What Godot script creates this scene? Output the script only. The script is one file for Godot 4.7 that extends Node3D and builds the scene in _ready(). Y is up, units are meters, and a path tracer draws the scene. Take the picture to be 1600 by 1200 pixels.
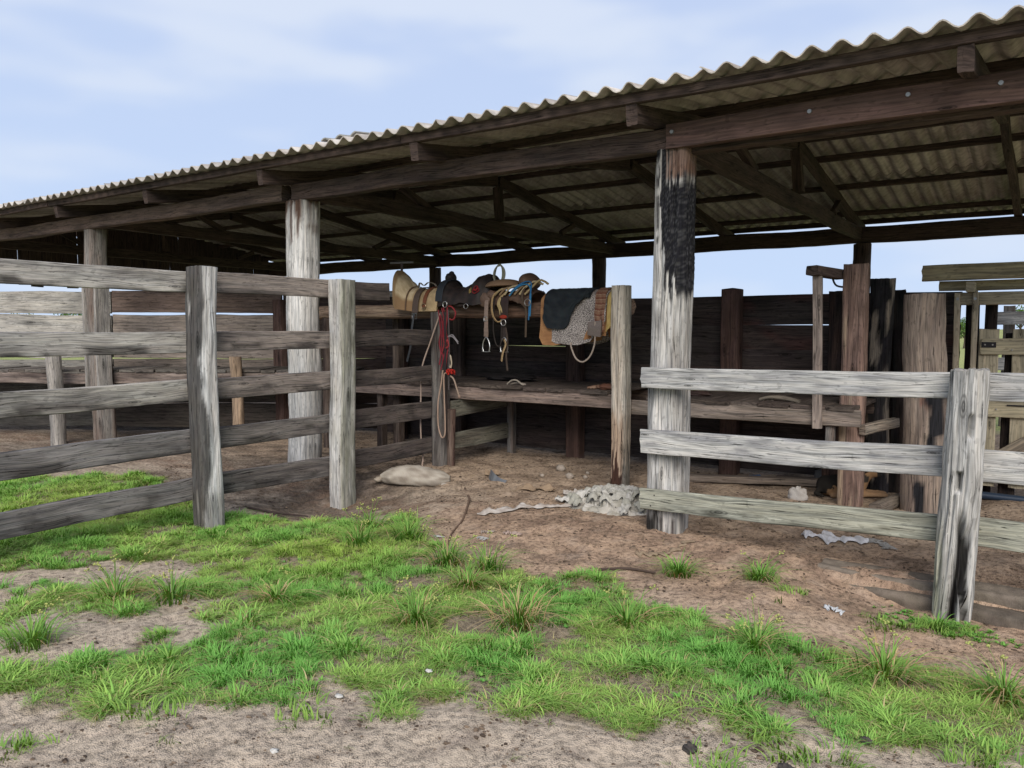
extends Node3D
# An open timber cattle shed with corral fences, saddles on a rail and patchy grass in front.
# x runs along the eaves, z out of the shed towards the viewer, y up, metres.

const GRASS_MAIN := [-3.61, 1.79, -3.66, 1.37, -2.65, 1.13, -2.05, 0.72, -1.27, 1.42, -0.76, 1.64, -0.26, 1.38, 0.16, 1.26, 0.55, 1.59, 0.96, 1.63, 1.54, 1.51, 1.96, 1.38, 2.45, 1.41, 3.4, 1.3, 3.4, 1.9, 2.47, 2.06, 2.32, 2.22, 2.04, 2.36, 1.83, 2.50, 1.58, 2.33, 1.58, 2.61, 1.36, 2.76, 1.19, 3.00, 0.93, 3.02, 0.79, 3.15, 0.58, 3.13, 0.37, 3.17, 0.24, 3.36, -0.10, 3.25, -0.17, 3.42, -0.17, 3.61, -0.39, 3.83, -0.68, 3.89, -0.81, 4.18, -1.26, 4.29, -1.61, 4.53, -1.93, 4.42, -1.27, 4.01, -1.15, 3.80, -1.21, 3.56, -0.89, 3.62, -1.00, 3.41, -0.97, 3.24, -1.32, 3.19, -1.53, 2.95, -1.76, 2.97, -2.20, 2.63, -2.18, 2.44, -2.55, 2.50, -2.77, 2.84, -2.84, 3.08, -3.19, 3.49, -3.72, 4.02, -4.07, 3.91, -4.07, 3.12, -4.30, 2.27, -4.33, 1.32]
const GRASS_YARD := [-8.14, 2.71, -6.98, 1.91, -6.01, 1.01, -5.30, 0.98, -4.57, 1.83, -3.87, 3.20, -3.72, 4.02]
const GRASS_THIN := [-2.77, 3.66, -2.57, 3.38, -2.36, 3.08, -1.75, 3.23, -1.70, 3.45, -1.94, 3.62, -1.89, 4.02]

var rng := RandomNumberGenerator.new()
var nz := FastNoiseLite.new()
var nf := FastNoiseLite.new()
var hoof := FastNoiseLite.new()
var M := {}
var used := {}
var poly_main: PackedVector2Array
var poly_yard: PackedVector2Array
var poly_thin: PackedVector2Array

# wood colours, linear
const GREY := Color(0.56, 0.545, 0.52)
const GREY_WARM := Color(0.40, 0.375, 0.345)
const GREY_DIM := Color(0.23, 0.215, 0.20)
const OLD_BROWN := Color(0.19, 0.145, 0.12)
const DARK := Color(0.058, 0.042, 0.036)
const DARK_RED := Color(0.115, 0.070, 0.056)
const SOOT := Color(0.016, 0.016, 0.018)
const PALE := Color(0.50, 0.42, 0.34)
const TAN := Color(0.42, 0.31, 0.22)
const OLIVE := Color(0.34, 0.34, 0.25)


func _ready() -> void:
	rng.seed = 7
	nz.seed = 3; nz.frequency = 1.0; nz.noise_type = FastNoiseLite.TYPE_SIMPLEX_SMOOTH; nz.fractal_octaves = 3
	nf.seed = 9; nf.frequency = 1.0; nf.noise_type = FastNoiseLite.TYPE_SIMPLEX_SMOOTH; nf.fractal_type = FastNoiseLite.FRACTAL_NONE
	hoof.seed = 4; hoof.frequency = 3.2; hoof.noise_type = FastNoiseLite.TYPE_CELLULAR; hoof.fractal_type = FastNoiseLite.FRACTAL_NONE; hoof.cellular_return_type = FastNoiseLite.RETURN_DISTANCE
	poly_main = to_poly(GRASS_MAIN); poly_yard = to_poly(GRASS_YARD); poly_thin = to_poly(GRASS_THIN)
	make_camera_and_sky()
	make_materials()
	make_ground()
	make_shed()
	make_corral_fence()
	make_front_fence()
	make_back_wall()
	make_bench()
	make_left_yard()
	make_right_posts()
	make_gate()
	make_saddle_rail()
	make_tack()
	make_floor_things()
	make_dog()
	make_beyond()
	make_grass()


# ---------------------------------------------------------------- camera, sky, sun
func make_camera_and_sky() -> void:
	var cam := Camera3D.new()
	cam.name = "camera"
	add_child(cam)
	cam.position = Vector3(2.507, 1.6, 5.781)
	cam.rotation_degrees = Vector3(-4.09, 34.5, 0.0)
	cam.fov = 52.0
	cam.near = 0.05
	cam.far = 2000.0
	cam.current = true
	var env := Environment.new()
	env.background_mode = Environment.BG_SKY
	var sky := Sky.new()
	var sm := PanoramaSkyMaterial.new()
	sm.panorama = ImageTexture.create_from_image(sky_image())
	sky.sky_material = sm
	env.sky = sky
	env.background_energy_multiplier = 0.43
	env.tonemap_mode = Environment.TONE_MAPPER_LINEAR
	env.tonemap_exposure = 2.45
	env.sdfgi_enabled = true
	env.ssao_enabled = true
	env.ssil_enabled = true
	var we := WorldEnvironment.new()
	we.name = "world"
	we.environment = env
	add_child(we)
	var sun := DirectionalLight3D.new()
	sun.name = "sun"
	add_child(sun)
	sun.rotation_degrees = Vector3(-36, 32, 0)
	sun.light_energy = 0.5
	sun.light_angular_distance = 40.0
	sun.light_color = Color(1.0, 0.97, 0.93)
	sun.shadow_enabled = true


func sky_image() -> Image:
	# broken high overcast: pale cloud sheets over a milky blue
	var w := 1024
	var h := 512
	var im := Image.create_empty(w, h, false, Image.FORMAT_RGBF)
	var cl := FastNoiseLite.new()
	cl.seed = 21; cl.noise_type = FastNoiseLite.TYPE_SIMPLEX_SMOOTH; cl.frequency = 1.0; cl.fractal_octaves = 4; cl.fractal_gain = 0.5
	var low := Color(0.60, 0.72, 0.90)
	for y in h:
		var el := (0.5 - (y + 0.5) / h) * PI
		for x in w:
			var c := low
			if el > 0.0:
				var az := (x + 0.5) / w * TAU
				var up := sin(el)
				var d := Vector3(cos(az) * cos(el), up, sin(az) * cos(el))
				var q := Vector3(d.x, d.y * 4.2, d.z) * 2.1
				var n := cl.get_noise_3dv(q)
				var m := cl.get_noise_3dv(q * 2.7 + Vector3(5, 1, 3))
				var base := Color(0.54, 0.68, 0.925).lerp(Color(0.495, 0.59, 0.83), clampf(up * 1.9, 0, 1))
				var white := Color(0.70, 0.77, 0.90)
				var k := smoothstep(-0.28, 0.36, n + 0.30 * m)
				c = base.lerp(white, k * 0.75)
				c = c.lerp(Color(0.60, 0.73, 0.93), 0.55 * exp(-up * 9.0))
			im.set_pixel(x, y, c)
	return im


# ---------------------------------------------------------------- small helpers
func to_poly(a: Array) -> PackedVector2Array:
	var p := PackedVector2Array()
	for i in range(0, a.size(), 2):
		p.append(Vector2(a[i], a[i + 1]))
	return p


func numbered(n: String) -> String:
	if not used.has(n):
		used[n] = 0
		return n
	used[n] += 1
	return "%s_%03d" % [n, used[n]]


func thing(n: String, label: String, category: String, at := Vector3.ZERO, group := "") -> Node3D:
	var o := Node3D.new()
	o.name = numbered(n)
	add_child(o)
	o.position = at
	tag(o, label, category, group)
	return o


func tag(o: Node, label: String, category: String, group := "", kind := "") -> void:
	if label: o.set_meta("label", label)
	if category: o.set_meta("category", category)
	if group: o.set_meta("group", group)
	if kind: o.set_meta("kind", kind)


func single(n: String, mesh: Mesh, mat: Material, at: Vector3, label: String, category: String, group := "") -> MeshInstance3D:
	var o := MeshInstance3D.new()
	o.name = numbered(n)
	o.mesh = mesh
	o.material_override = mat
	add_child(o)
	o.position = at
	tag(o, label, category, group)
	return o


func part(par: Node, n: String, mesh: Mesh, mat: Material, at := Vector3.ZERO) -> MeshInstance3D:
	var o := MeshInstance3D.new()
	o.name = n
	o.mesh = mesh
	o.material_override = mat
	par.add_child(o, true)
	o.position = at
	return o


func base_of(par: Node) -> Vector3:
	var p := Vector3.ZERO
	var q: Node = par
	while q is Node3D and q != self:
		p += (q as Node3D).position
		q = q.get_parent()
	return p


# a growing mesh; every closed shape added to it is turned right side out
class Soup:
	var v := PackedVector3Array()
	var n := PackedVector3Array()
	var t := PackedVector2Array()
	var c := PackedColorArray()
	var i := PackedInt32Array()

	func grid(p: PackedVector3Array, uv: PackedVector2Array, col: PackedColorArray, rows: int, cols: int, wrap := false, flip := false) -> void:
		var b := v.size()
		v.append_array(p); t.append_array(uv); c.append_array(col)
		var nn := PackedVector3Array(); nn.resize(rows * cols)
		for r in rows - 1:
			for k in cols - 1:
				var a0 := r * cols + k
				var a1 := a0 + 1
				var a2 := a0 + cols
				var a3 := a2 + 1
				var q := (p[a2] - p[a1]).cross(p[a3] - p[a0])
				if flip: q = -q
				nn[a0] += q; nn[a1] += q; nn[a2] += q; nn[a3] += q
				if flip:
					i.append_array(PackedInt32Array([b + a0, b + a2, b + a1, b + a1, b + a2, b + a3]))
				else:
					i.append_array(PackedInt32Array([b + a0, b + a1, b + a2, b + a1, b + a3, b + a2]))
		if wrap:
			for r in rows:
				var s := nn[r * cols] + nn[r * cols + cols - 1]
				nn[r * cols] = s; nn[r * cols + cols - 1] = s
		for k in nn.size():
			nn[k] = nn[k].normalized() if nn[k].length_squared() > 1e-20 else Vector3.UP
		n.append_array(nn)

	func fan(mid: Vector3, ring: PackedVector3Array, away: Vector3, col: Color, uvs: float, uo: Vector2, ax: Vector3, ay: Vector3) -> void:
		var b := v.size()
		v.append(mid); n.append(away); t.append(uo); c.append(col)
		for p in ring:
			v.append(p); n.append(away); c.append(col)
			t.append(uo + Vector2((p - mid).dot(ax), (p - mid).dot(ay)) * uvs)
		var m := ring.size()
		for k in m - 1:
			var q := (ring[k + 1] - mid).cross(ring[k] - mid)
			if q.dot(away) > 0.0: i.append_array(PackedInt32Array([b, b + 1 + k, b + 2 + k]))
			else: i.append_array(PackedInt32Array([b, b + 2 + k, b + 1 + k]))

	func tri_list(p: PackedVector3Array, col: Color) -> void:   # flat triangles, front faces clockwise
		var b := v.size()
		for k in range(0, p.size(), 3):
			var q := (p[k + 2] - p[k]).cross(p[k + 1] - p[k]).normalized()
			for j in 3:
				v.append(p[k + j]); n.append(q); t.append(Vector2(p[k + j].x, p[k + j].y + p[k + j].z)); c.append(col); i.append(b + k + j)

	func done() -> ArrayMesh:
		var a := []
		a.resize(Mesh.ARRAY_MAX)
		a[Mesh.ARRAY_VERTEX] = v; a[Mesh.ARRAY_NORMAL] = n; a[Mesh.ARRAY_TEX_UV] = t; a[Mesh.ARRAY_COLOR] = c; a[Mesh.ARRAY_INDEX] = i
		var m := ArrayMesh.new()
		m.add_surface_from_arrays(Mesh.PRIMITIVE_TRIANGLES, a)
		return m


func vary(c1: Color, c2: Color, k: float) -> Color:
	return c1.lerp(c2, clampf(k, 0.0, 1.0))


# outline of a beam's cross-section: a rectangle with worn corners, m points along each side
func outline(w: float, h: float, r: float, m: int, round_shape: bool) -> PackedVector2Array:
	var o := PackedVector2Array()
	if round_shape:
		var k := 4 * (3 + m)
		for j in k:
			var a := TAU * j / k
			o.append(Vector2(cos(a) * w * 0.5, sin(a) * h * 0.5))
	else:
		var cs := [Vector2(1, 1), Vector2(-1, 1), Vector2(-1, -1), Vector2(1, -1)]
		for q in 4:
			var cc := Vector2(cs[q].x * (w * 0.5 - r), cs[q].y * (h * 0.5 - r))
			for j in 3:
				var a := PI * 0.5 * q + PI * 0.25 * j
				o.append(cc + Vector2(cos(a), sin(a)) * r)
			var nx: Vector2 = Vector2(cs[(q + 1) % 4].x * (w * 0.5 - r), cs[(q + 1) % 4].y * (h * 0.5 - r)) + Vector2(cos(PI * 0.5 * (q + 1)), sin(PI * 0.5 * (q + 1))) * r
			var fr: Vector2 = o[o.size() - 1]
			for j in m:
				o.append(fr.lerp(nx, (j + 1.0) / (m + 1.0)))
	o.append(o[0])
	return o


# A sawn or hewn timber from a to b. w across (to the side), h in the direction of up.
func timber_mesh(len: float, w: float, h: float, o: Dictionary) -> ArrayMesh:
	var s := Soup.new()
	var m: int = o.get("m", 1)
	var round_shape: bool = o.get("round", false)
	var ol := outline(w, h, o.get("r", minf(w, h) * 0.13), m, round_shape)
	var cols := ol.size()
	var ns: int = o.get("ns", clampi(int(len / 0.11), 3, 46))
	var wob: float = o.get("wob", 0.005)
	var crack: float = o.get("crack", 0.0)
	var bow: Vector2 = o.get("bow", Vector2.ZERO)
	var taper: float = o.get("taper", 1.0)
	var off: float = o.get("seed", rng.randf() * 500.0)
	var c1: Color = o.get("c1", GREY)
	var c2: Color = o.get("c2", c1 * 0.72)
	var grain: float = o.get("blotch", 1.0)
	var stain = o.get("stain")
	var shape = o.get("shape")
	var ragged: float = o.get("ragged", 0.006)
	var p := PackedVector3Array(); var uv := PackedVector2Array(); var col := PackedColorArray()
	var per := PackedFloat32Array(); per.resize(cols)
	for k in range(1, cols): per[k] = per[k - 1] + ol[k].distance_to(ol[k - 1])
	var uo := Vector2(rng.randf(), rng.randf())
	for r in ns + 1:
		var t := float(r) / ns
		var l := t * len
		var k1 := lerpf(1.0, taper, t)
		var bx := bow * 4.0 * t * (1.0 - t) + Vector2(nf.get_noise_2d(off + l * 0.55, 3.3), nf.get_noise_2d(off + l * 0.55, 9.1)) * wob * 1.6
		for k in cols:
			var kk := k % (cols - 1)
			var q := ol[kk] * k1
			var dir := q.normalized()
			var d := nz.get_noise_3d(off + l * 0.7, dir.x * 1.2, dir.y * 1.2) * wob * 1.4
			d += nf.get_noise_3d(off * 1.7 + l * 3.0, dir.x * 3.0, dir.y * 3.0) * wob * 0.35
			if crack > 0.0:
				var f := nf.get_noise_3d(off * 2.1 + l * 1.1, q.x * 34.0, q.y * 34.0)
				d -= crack * smoothstep(0.25, 0.65, f)
			q += dir * d + bx
			if shape != null: q = shape.call(t, q)
			var e := 0.0
			if r == 0 or r == ns: e = nz.get_noise_3d(off * 3.0, q.x * 14.0, q.y * 14.0 + t * 50.0) * ragged * 2.0
			var pos := Vector3(l + e, q.y, q.x)
			p.append(pos)
			uv.append(Vector2(l * 0.5, per[k] * 2.0) + uo)
			var bl := nz.get_noise_3d(off + l * 0.9 * grain, q.x * 7.0, q.y * 7.0) * 1.3 + nf.get_noise_3d(off + l * 2.2, q.x * 36.0, q.y * 36.0) * 0.4
			var cc := c1.lerp(c2, clampf(0.42 + bl * 0.9, 0.0, 1.0))
			if stain != null: cc = stain.call(t, q, cc, l)
			col.append(cc)
	# which way round: the outline runs anticlockwise in (q.x, q.y) which sit on (z, y)
	s.grid(p, uv, col, ns + 1, cols, true, false)
	var first := p.slice(0, cols)
	var last := p.slice(ns * cols, (ns + 1) * cols)
	var endc: Color = o.get("end", c1.lerp(c2, 0.7))
	var mid0 := Vector3.ZERO
	var mid1 := Vector3.ZERO
	for k in cols - 1:
		mid0 += first[k]; mid1 += last[k]
	mid0 /= cols - 1; mid1 /= cols - 1
	mid1.x += o.get("dome", 0.0)
	s.fan(mid0, first, Vector3(-1, 0, 0), endc, 1.2, uo, Vector3(0, 0, 1), Vector3(0, 1, 0))
	s.fan(mid1, last, Vector3(1, 0, 0), endc, 1.2, uo, Vector3(0, 0, 1), Vector3(0, 1, 0))
	return s.done()


func timber(par: Node, n: String, a: Vector3, b: Vector3, w: float, h: float, o := {}) -> MeshInstance3D:
	var x := (b - a).normalized()
	var up: Vector3 = o.get("up", Vector3.UP if absf(x.y) < 0.8 else Vector3(0, 0, 1))
	var z := x.cross(up).normalized()
	var y := z.cross(x).normalized()
	var me := timber_mesh(a.distance_to(b), w, h, o)
	var mi := MeshInstance3D.new()
	mi.mesh = me
	mi.material_override = M[o.get("mat", "wood")]
	var tw: float = o.get("twist", 0.0)
	var bs := Basis(x, y, z)
	if tw != 0.0: bs = bs * Basis(Vector3(1, 0, 0), deg_to_rad(tw))
	if par == self:
		mi.name = numbered(n)
		add_child(mi)
		mi.transform = Transform3D(bs, a)
	else:
		mi.name = n
		par.add_child(mi, true)
		mi.transform = Transform3D(bs, a - base_of(par))
	return mi


func smooth_line(pts: Array, n: int) -> PackedVector3Array:
	var o := PackedVector3Array()
	var c := pts.size()
	for i in n + 1:
		var f := float(i) / n * (c - 1)
		var k := mini(int(f), c - 2)
		var u := f - k
		var p0: Vector3 = pts[maxi(k - 1, 0)]
		var p3: Vector3 = pts[mini(k + 2, c - 1)]
		o.append((pts[k] as Vector3).cubic_interpolate(pts[k + 1], p0, p3, u))
	return o


# a rope or bar swept along points
func tube_into(s: Soup, pts: PackedVector3Array, r: float, sides: int, col: Color, taper := 1.0, lay := 0.0) -> void:
	var p := PackedVector3Array(); var uv := PackedVector2Array(); var cc := PackedColorArray()
	var n := pts.size()
	var side := Vector3.ZERO
	var run := 0.0
	for i in n:
		var d := (pts[mini(i + 1, n - 1)] - pts[maxi(i - 1, 0)]).normalized()
		if i == 0: side = d.cross(Vector3(0.31, 0.9, 0.27)).normalized()
		side = (side - d * side.dot(d)).normalized()
		var u2 := d.cross(side)
		if i: run += pts[i].distance_to(pts[i - 1])
		var rr := r * lerpf(1.0, taper, float(i) / (n - 1))
		for k in sides + 1:
			var a := TAU * k / sides
			var rk := rr * (1.0 + lay * sin(3.0 * a + run * 160.0))
			p.append(pts[i] + (side * cos(a) + u2 * sin(a)) * rk)
			uv.append(Vector2(run * 2.0, float(k) / sides * 0.2)); cc.append(col)
	s.grid(p, uv, cc, n, sides + 1, true, true)
	s.fan(pts[0], p.slice(0, sides + 1), (pts[0] - pts[1]).normalized(), col, 1.0, Vector2.ZERO, Vector3.RIGHT, Vector3.UP)
	s.fan(pts[n - 1], p.slice((n - 1) * (sides + 1), n * (sides + 1)), (pts[n - 1] - pts[n - 2]).normalized(), col, 1.0, Vector2.ZERO, Vector3.RIGHT, Vector3.UP)


# a flat strap swept along points; across gives its width direction
func strap_into(s: Soup, pts: PackedVector3Array, w: float, th: float, across: Vector3, col: Color) -> void:
	var p := PackedVector3Array(); var uv := PackedVector2Array(); var cc := PackedColorArray()
	var n := pts.size()
	var run := 0.0
	var ol := [Vector2(-1, -0.6), Vector2(-0.9, -1), Vector2(0.9, -1), Vector2(1, -0.6), Vector2(1, 0.6), Vector2(0.9, 1), Vector2(-0.9, 1), Vector2(-1, 0.6), Vector2(-1, -0.6)]
	for i in n:
		var d := (pts[mini(i + 1, n - 1)] - pts[maxi(i - 1, 0)]).normalized()
		var sd := (across - d * across.dot(d)).normalized()
		var nn := d.cross(sd)
		if i: run += pts[i].distance_to(pts[i - 1])
		for q in ol:
			p.append(pts[i] + sd * q.x * w * 0.5 + nn * q.y * th * 0.5)
			uv.append(Vector2(run * 2.0, q.x * w)); cc.append(col * (1.0 + 0.15 * nf.get_noise_2d(run * 20.0, q.x * 2.0)))
	s.grid(p, uv, cc, n, 9, true, true)
	s.fan(pts[0], p.slice(0, 9), (pts[0] - pts[1]).normalized(), col, 1.0, Vector2.ZERO, Vector3.RIGHT, Vector3.UP)
	s.fan(pts[n - 1], p.slice((n - 1) * 9, n * 9), (pts[n - 1] - pts[n - 2]).normalized(), col, 1.0, Vector2.ZERO, Vector3.RIGHT, Vector3.UP)


# a sheet of cloth or leather with thickness: f(u, v) -> point, colf(u, v) -> colour
func shell_into(s: Soup, f: Callable, colf: Callable, nu: int, nv: int, th: float) -> void:
	var a := PackedVector3Array(); var b := PackedVector3Array(); var uv := PackedVector2Array(); var cc := PackedColorArray()
	var g := nv + 1
	for i in nu + 1:
		for j in g:
			a.append(f.call(float(i) / nu, float(j) / nv))
			cc.append(colf.call(float(i) / nu, float(j) / nv))
	for i in nu + 1:
		for j in g:
			var du := a[mini(i + 1, nu) * g + j] - a[maxi(i - 1, 0) * g + j]
			var dv := a[i * g + mini(j + 1, nv)] - a[i * g + maxi(j - 1, 0)]
			b.append(a[i * g + j] - du.cross(dv).normalized() * th)
			uv.append(Vector2(float(i) / nu * 0.8, float(j) / nv * 1.2))
	# orientation: outer normal is du x dv (set by the caller's choice of u and v)
	s.grid(a, uv, cc, nu + 1, g, false, false)
	s.grid(b, uv, cc, nu + 1, g, false, true)
	for side in 4:
		var e := PackedVector3Array(); var ec := PackedColorArray(); var eu := PackedVector2Array()
		var cnt := g if side < 2 else nu + 1
		for lay in 2:
			for k in cnt:
				var id := (k if side == 0 else nu * g + k) if side < 2 else (k * g if side == 2 else k * g + nv)
				e.append(a[id] if lay == 0 else b[id]); ec.append(cc[id]); eu.append(uv[id])
		s.grid(e, eu, ec, 2, cnt, false, side == 0 or side == 3)


func mesh_of(fn: Callable) -> ArrayMesh:
	var s := Soup.new()
	fn.call(s)
	return s.done()


# a lump: a sphere stretched by size and roughened
func lump_into(s: Soup, at: Vector3, size: Vector3, rough: float, freq: float, c1: Color, c2: Color, rows := 9, cols := 14, off := 0.0, flat_bottom := false) -> void:
	var p := PackedVector3Array(); var uv := PackedVector2Array(); var cc := PackedColorArray()
	for r in rows + 1:
		var la := PI * r / rows
		for k in cols + 1:
			var lo := TAU * (k % cols) / cols
			var d := Vector3(sin(la) * cos(lo), cos(la), sin(la) * sin(lo))
			var n := nz.get_noise_3dv(d * freq + Vector3(off, off * 1.3, 0))
			var q := d * size * (1.0 + rough * n)
			if flat_bottom and q.y < -size.y * 0.35: q.y = -size.y * 0.35
			p.append(at + q)
			uv.append(Vector2(lo / TAU, la / PI) * 0.6)
			cc.append(c1.lerp(c2, clampf(0.5 + n, 0, 1)))
	s.grid(p, uv, cc, rows + 1, cols + 1, true, true)


func lump(at: Vector3, size: Vector3, rough: float, freq: float, c1: Color, c2: Color, rows := 9, cols := 14, off := 0.0, flat_bottom := false) -> ArrayMesh:
	var s := Soup.new()
	lump_into(s, at, size, rough, freq, c1, c2, rows, cols, off, flat_bottom)
	return s.done()


func ring_into(s: Soup, at: Vector3, rx: float, ry: float, r: float, nrm: Vector3, up: Vector3, col: Color, n := 20, from := 0.0, to := TAU) -> void:
	var sd := up.cross(nrm).normalized()
	var pts := PackedVector3Array()
	for k in n + 1:
		var a := lerpf(from, to, float(k) / n)
		pts.append(at + sd * cos(a) * rx + up * sin(a) * ry)
	tube_into(s, pts, r, 6, col)


# ---------------------------------------------------------------- materials
func noise_bytes(w: int, h: int, freq: float, sd: int, kind: int, ow: int, oh: int, oct := 3) -> PackedByteArray:
	var n := FastNoiseLite.new()
	n.seed = sd; n.frequency = freq; n.noise_type = kind; n.fractal_octaves = oct
	if kind == FastNoiseLite.TYPE_CELLULAR: n.cellular_return_type = FastNoiseLite.RETURN_DISTANCE2_SUB
	var im := n.get_seamless_image(w, h, false, false, 0.15)
	im.convert(Image.FORMAT_L8)
	if ow != w or oh != h: im.resize(ow, oh, Image.INTERPOLATE_CUBIC)
	return im.get_data()


func wood_material(sd: int, fine: float, crackiness: float, rough: float, bump: float) -> StandardMaterial3D:
	# weathered grain running along u (2 m long, 0.5 m across): fibres, broad bands, open checks, a few knots
	var w := 1024
	var h := 512
	var a := noise_bytes(72, 512, 0.10, sd, FastNoiseLite.TYPE_SIMPLEX_SMOOTH, w, h, 2)
	var b := noise_bytes(24, 512, 0.03, sd + 1, FastNoiseLite.TYPE_SIMPLEX_SMOOTH, w, h, 2)
	var c := noise_bytes(18, 512, 0.045, sd + 2, FastNoiseLite.TYPE_SIMPLEX_SMOOTH, w, h, 1)
	var d := noise_bytes(128, 64, 0.022, sd + 3, FastNoiseLite.TYPE_SIMPLEX_SMOOTH, w, h, 2)
	var e := noise_bytes(256, 128, 0.12, sd + 4, FastNoiseLite.TYPE_SIMPLEX_SMOOTH, w, h, 1)
	var g0 := noise_bytes(128, 128, 0.05, sd + 5, FastNoiseLite.TYPE_SIMPLEX_SMOOTH, w, h, 3)
	var col := PackedByteArray(); col.resize(w * h * 3)
	var hei := PackedByteArray(); hei.resize(w * h * 3)
	var knots := []
	for i in 4: knots.append([float((sd * 37 + i * 331) % 1000), float((sd * 91 + i * 143) % 480 + 16), 11.0 + 5.0 * (i % 3)])
	for y in h:
		for x in w:
			var here := y * w + x
			var warp := (d[here] - 128) / 9
			var id := posmod(y + warp, h) * w + x
			var f := (a[id] - 128) / 128.0 * fine
			var g := (b[id] - 128) / 128.0
			var k := absf((c[id] - 128) / 128.0)
			var sp := (e[here] - 128) / 128.0
			var bl := (g0[here] - 128) / 128.0
			var cr := clampf((k - 0.045) / 0.05, 0.0, 1.0)
			cr = 1.0 - (1.0 - cr) * crackiness * clampf(bl * 3.0 + 0.25, 0.0, 1.0)
			var pit := clampf((sp - 0.42) / 0.2, 0.0, 1.0) * clampf(0.5 + bl * 2.0, 0.0, 1.0)
			var val := (0.80 + 0.34 * f + 0.26 * g + 0.20 * bl) * (0.20 + 0.80 * cr) * (1.0 - 0.25 * pit)
			for kn in knots:
				var dx: float = (x - kn[0]) / 2.0
				var dy: float = y - kn[1]
				var rr: float = sqrt(dx * dx + dy * dy) / kn[2]
				if rr < 1.0: val *= 0.25 + 0.75 * clampf(rr * 0.8 + 0.25 * sin(rr * 14.0), 0.0, 1.0)
			val = clampf(val, 0.08, 1.0)
			var o := here * 3
			var warm := 1.0 - 0.05 * g
			col[o] = int(255.0 * sqrt(val)); col[o + 1] = int(255.0 * sqrt(clampf(val * (1.0 - 0.02 * g), 0, 1))); col[o + 2] = int(255.0 * sqrt(clampf(val * warm, 0, 1)))
			var hh := clampi(int(140.0 + 60.0 * f + 22.0 * g + 16.0 * sp - 120.0 * (1.0 - cr)), 0, 255)
			hei[o] = hh; hei[o + 1] = hh; hei[o + 2] = hh
	var m := StandardMaterial3D.new()
	m.vertex_color_use_as_albedo = true
	m.albedo_texture = ImageTexture.create_from_image(Image.create_from_data(w, h, false, Image.FORMAT_RGB8, col))
	var ni := Image.create_from_data(w, h, false, Image.FORMAT_RGB8, hei)
	ni.bump_map_to_normal_map(bump)
	m.normal_enabled = true
	m.normal_texture = ImageTexture.create_from_image(ni)
	m.roughness = rough
	m.metallic_specular = 0.3
	return m


func grain_material(sd: int, freq: float, contrast: float, scale: float, rough: float, bump: float, kind := FastNoiseLite.TYPE_SIMPLEX_SMOOTH, oct := 5) -> StandardMaterial3D:
	# a neutral speckle that multiplies the vertex colour
	var w := 512
	var a := noise_bytes(w, w, freq, sd, kind, w, w, oct)
	var b := noise_bytes(w, w, 0.25, sd + 5, FastNoiseLite.TYPE_SIMPLEX, w, w, 1)
	var col := PackedByteArray(); col.resize(w * w * 3)
	var hei := PackedByteArray(); hei.resize(w * w * 3)
	for i in w * w:
		var v := clampf(0.85 + contrast * ((a[i] - 128) / 128.0) + contrast * 0.45 * ((b[i] - 128) / 128.0), 0.05, 1.0)
		var q := int(255.0 * sqrt(v))
		col[i * 3] = q; col[i * 3 + 1] = q; col[i * 3 + 2] = q
		var h := (a[i] * 3 + b[i]) / 4
		hei[i * 3] = h; hei[i * 3 + 1] = h; hei[i * 3 + 2] = h
	var m := StandardMaterial3D.new()
	m.vertex_color_use_as_albedo = true
	m.albedo_texture = ImageTexture.create_from_image(Image.create_from_data(w, w, false, Image.FORMAT_RGB8, col))
	var ni := Image.create_from_data(w, w, false, Image.FORMAT_RGB8, hei)
	ni.bump_map_to_normal_map(bump)
	m.normal_enabled = true
	m.normal_texture = ImageTexture.create_from_image(ni)
	m.uv1_triplanar = true
	m.uv1_world_triplanar = true
	m.uv1_scale = Vector3.ONE * scale
	m.roughness = rough
	m.metallic_specular = 0.3
	return m


func plain(rough: float, spec := 0.5, metal := 0.0) -> StandardMaterial3D:
	var m := StandardMaterial3D.new()
	m.vertex_color_use_as_albedo = true
	m.roughness = rough
	m.metallic_specular = spec
	m.metallic = metal
	return m


func make_materials() -> void:
	M.wood = wood_material(11, 0.9, 0.8, 0.92, 1.5)
	M.rough_wood = wood_material(31, 1.1, 1.0, 0.95, 2.2)
	M.sawn = wood_material(51, 0.5, 0.45, 0.85, 1.2)
	M.char = grain_material(61, 0.045, 0.8, 3.2, 0.75, 9.0, FastNoiseLite.TYPE_CELLULAR, 2)
	M.soil = grain_material(71, 0.045, 0.52, 0.8, 1.0, 6.0, FastNoiseLite.TYPE_SIMPLEX_SMOOTH, 6)
	M.cement = grain_material(81, 0.02, 0.30, 0.9, 0.95, 3.0)
	M.leather = grain_material(91, 0.06, 0.30, 3.0, 0.48, 2.0)
	M.cloth = grain_material(101, 0.12, 0.30, 4.0, 0.98, 3.0)
	M.felt = grain_material(111, 0.036, 1.9, 3.0, 1.0, 5.0, FastNoiseLite.TYPE_SIMPLEX, 3)
	M.rope = grain_material(121, 0.2, 0.35, 6.0, 0.95, 4.0)
	M.metal = plain(0.32, 0.5, 0.9)
	M.iron = plain(0.75, 0.4, 0.3)
	M.plastic = plain(0.45, 0.5)
	M.fur = grain_material(131, 0.15, 0.35, 5.0, 0.9, 4.0)
	var g := plain(0.75, 0.25)
	g.backlight_enabled = true
	g.backlight = Color(0.55, 0.6, 0.25)
	g.cull_mode = BaseMaterial3D.CULL_DISABLED
	M.grass = g
	M.leaf = g
	M.woven = weave_material()
	M.plaid = plaid_material()


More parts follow.
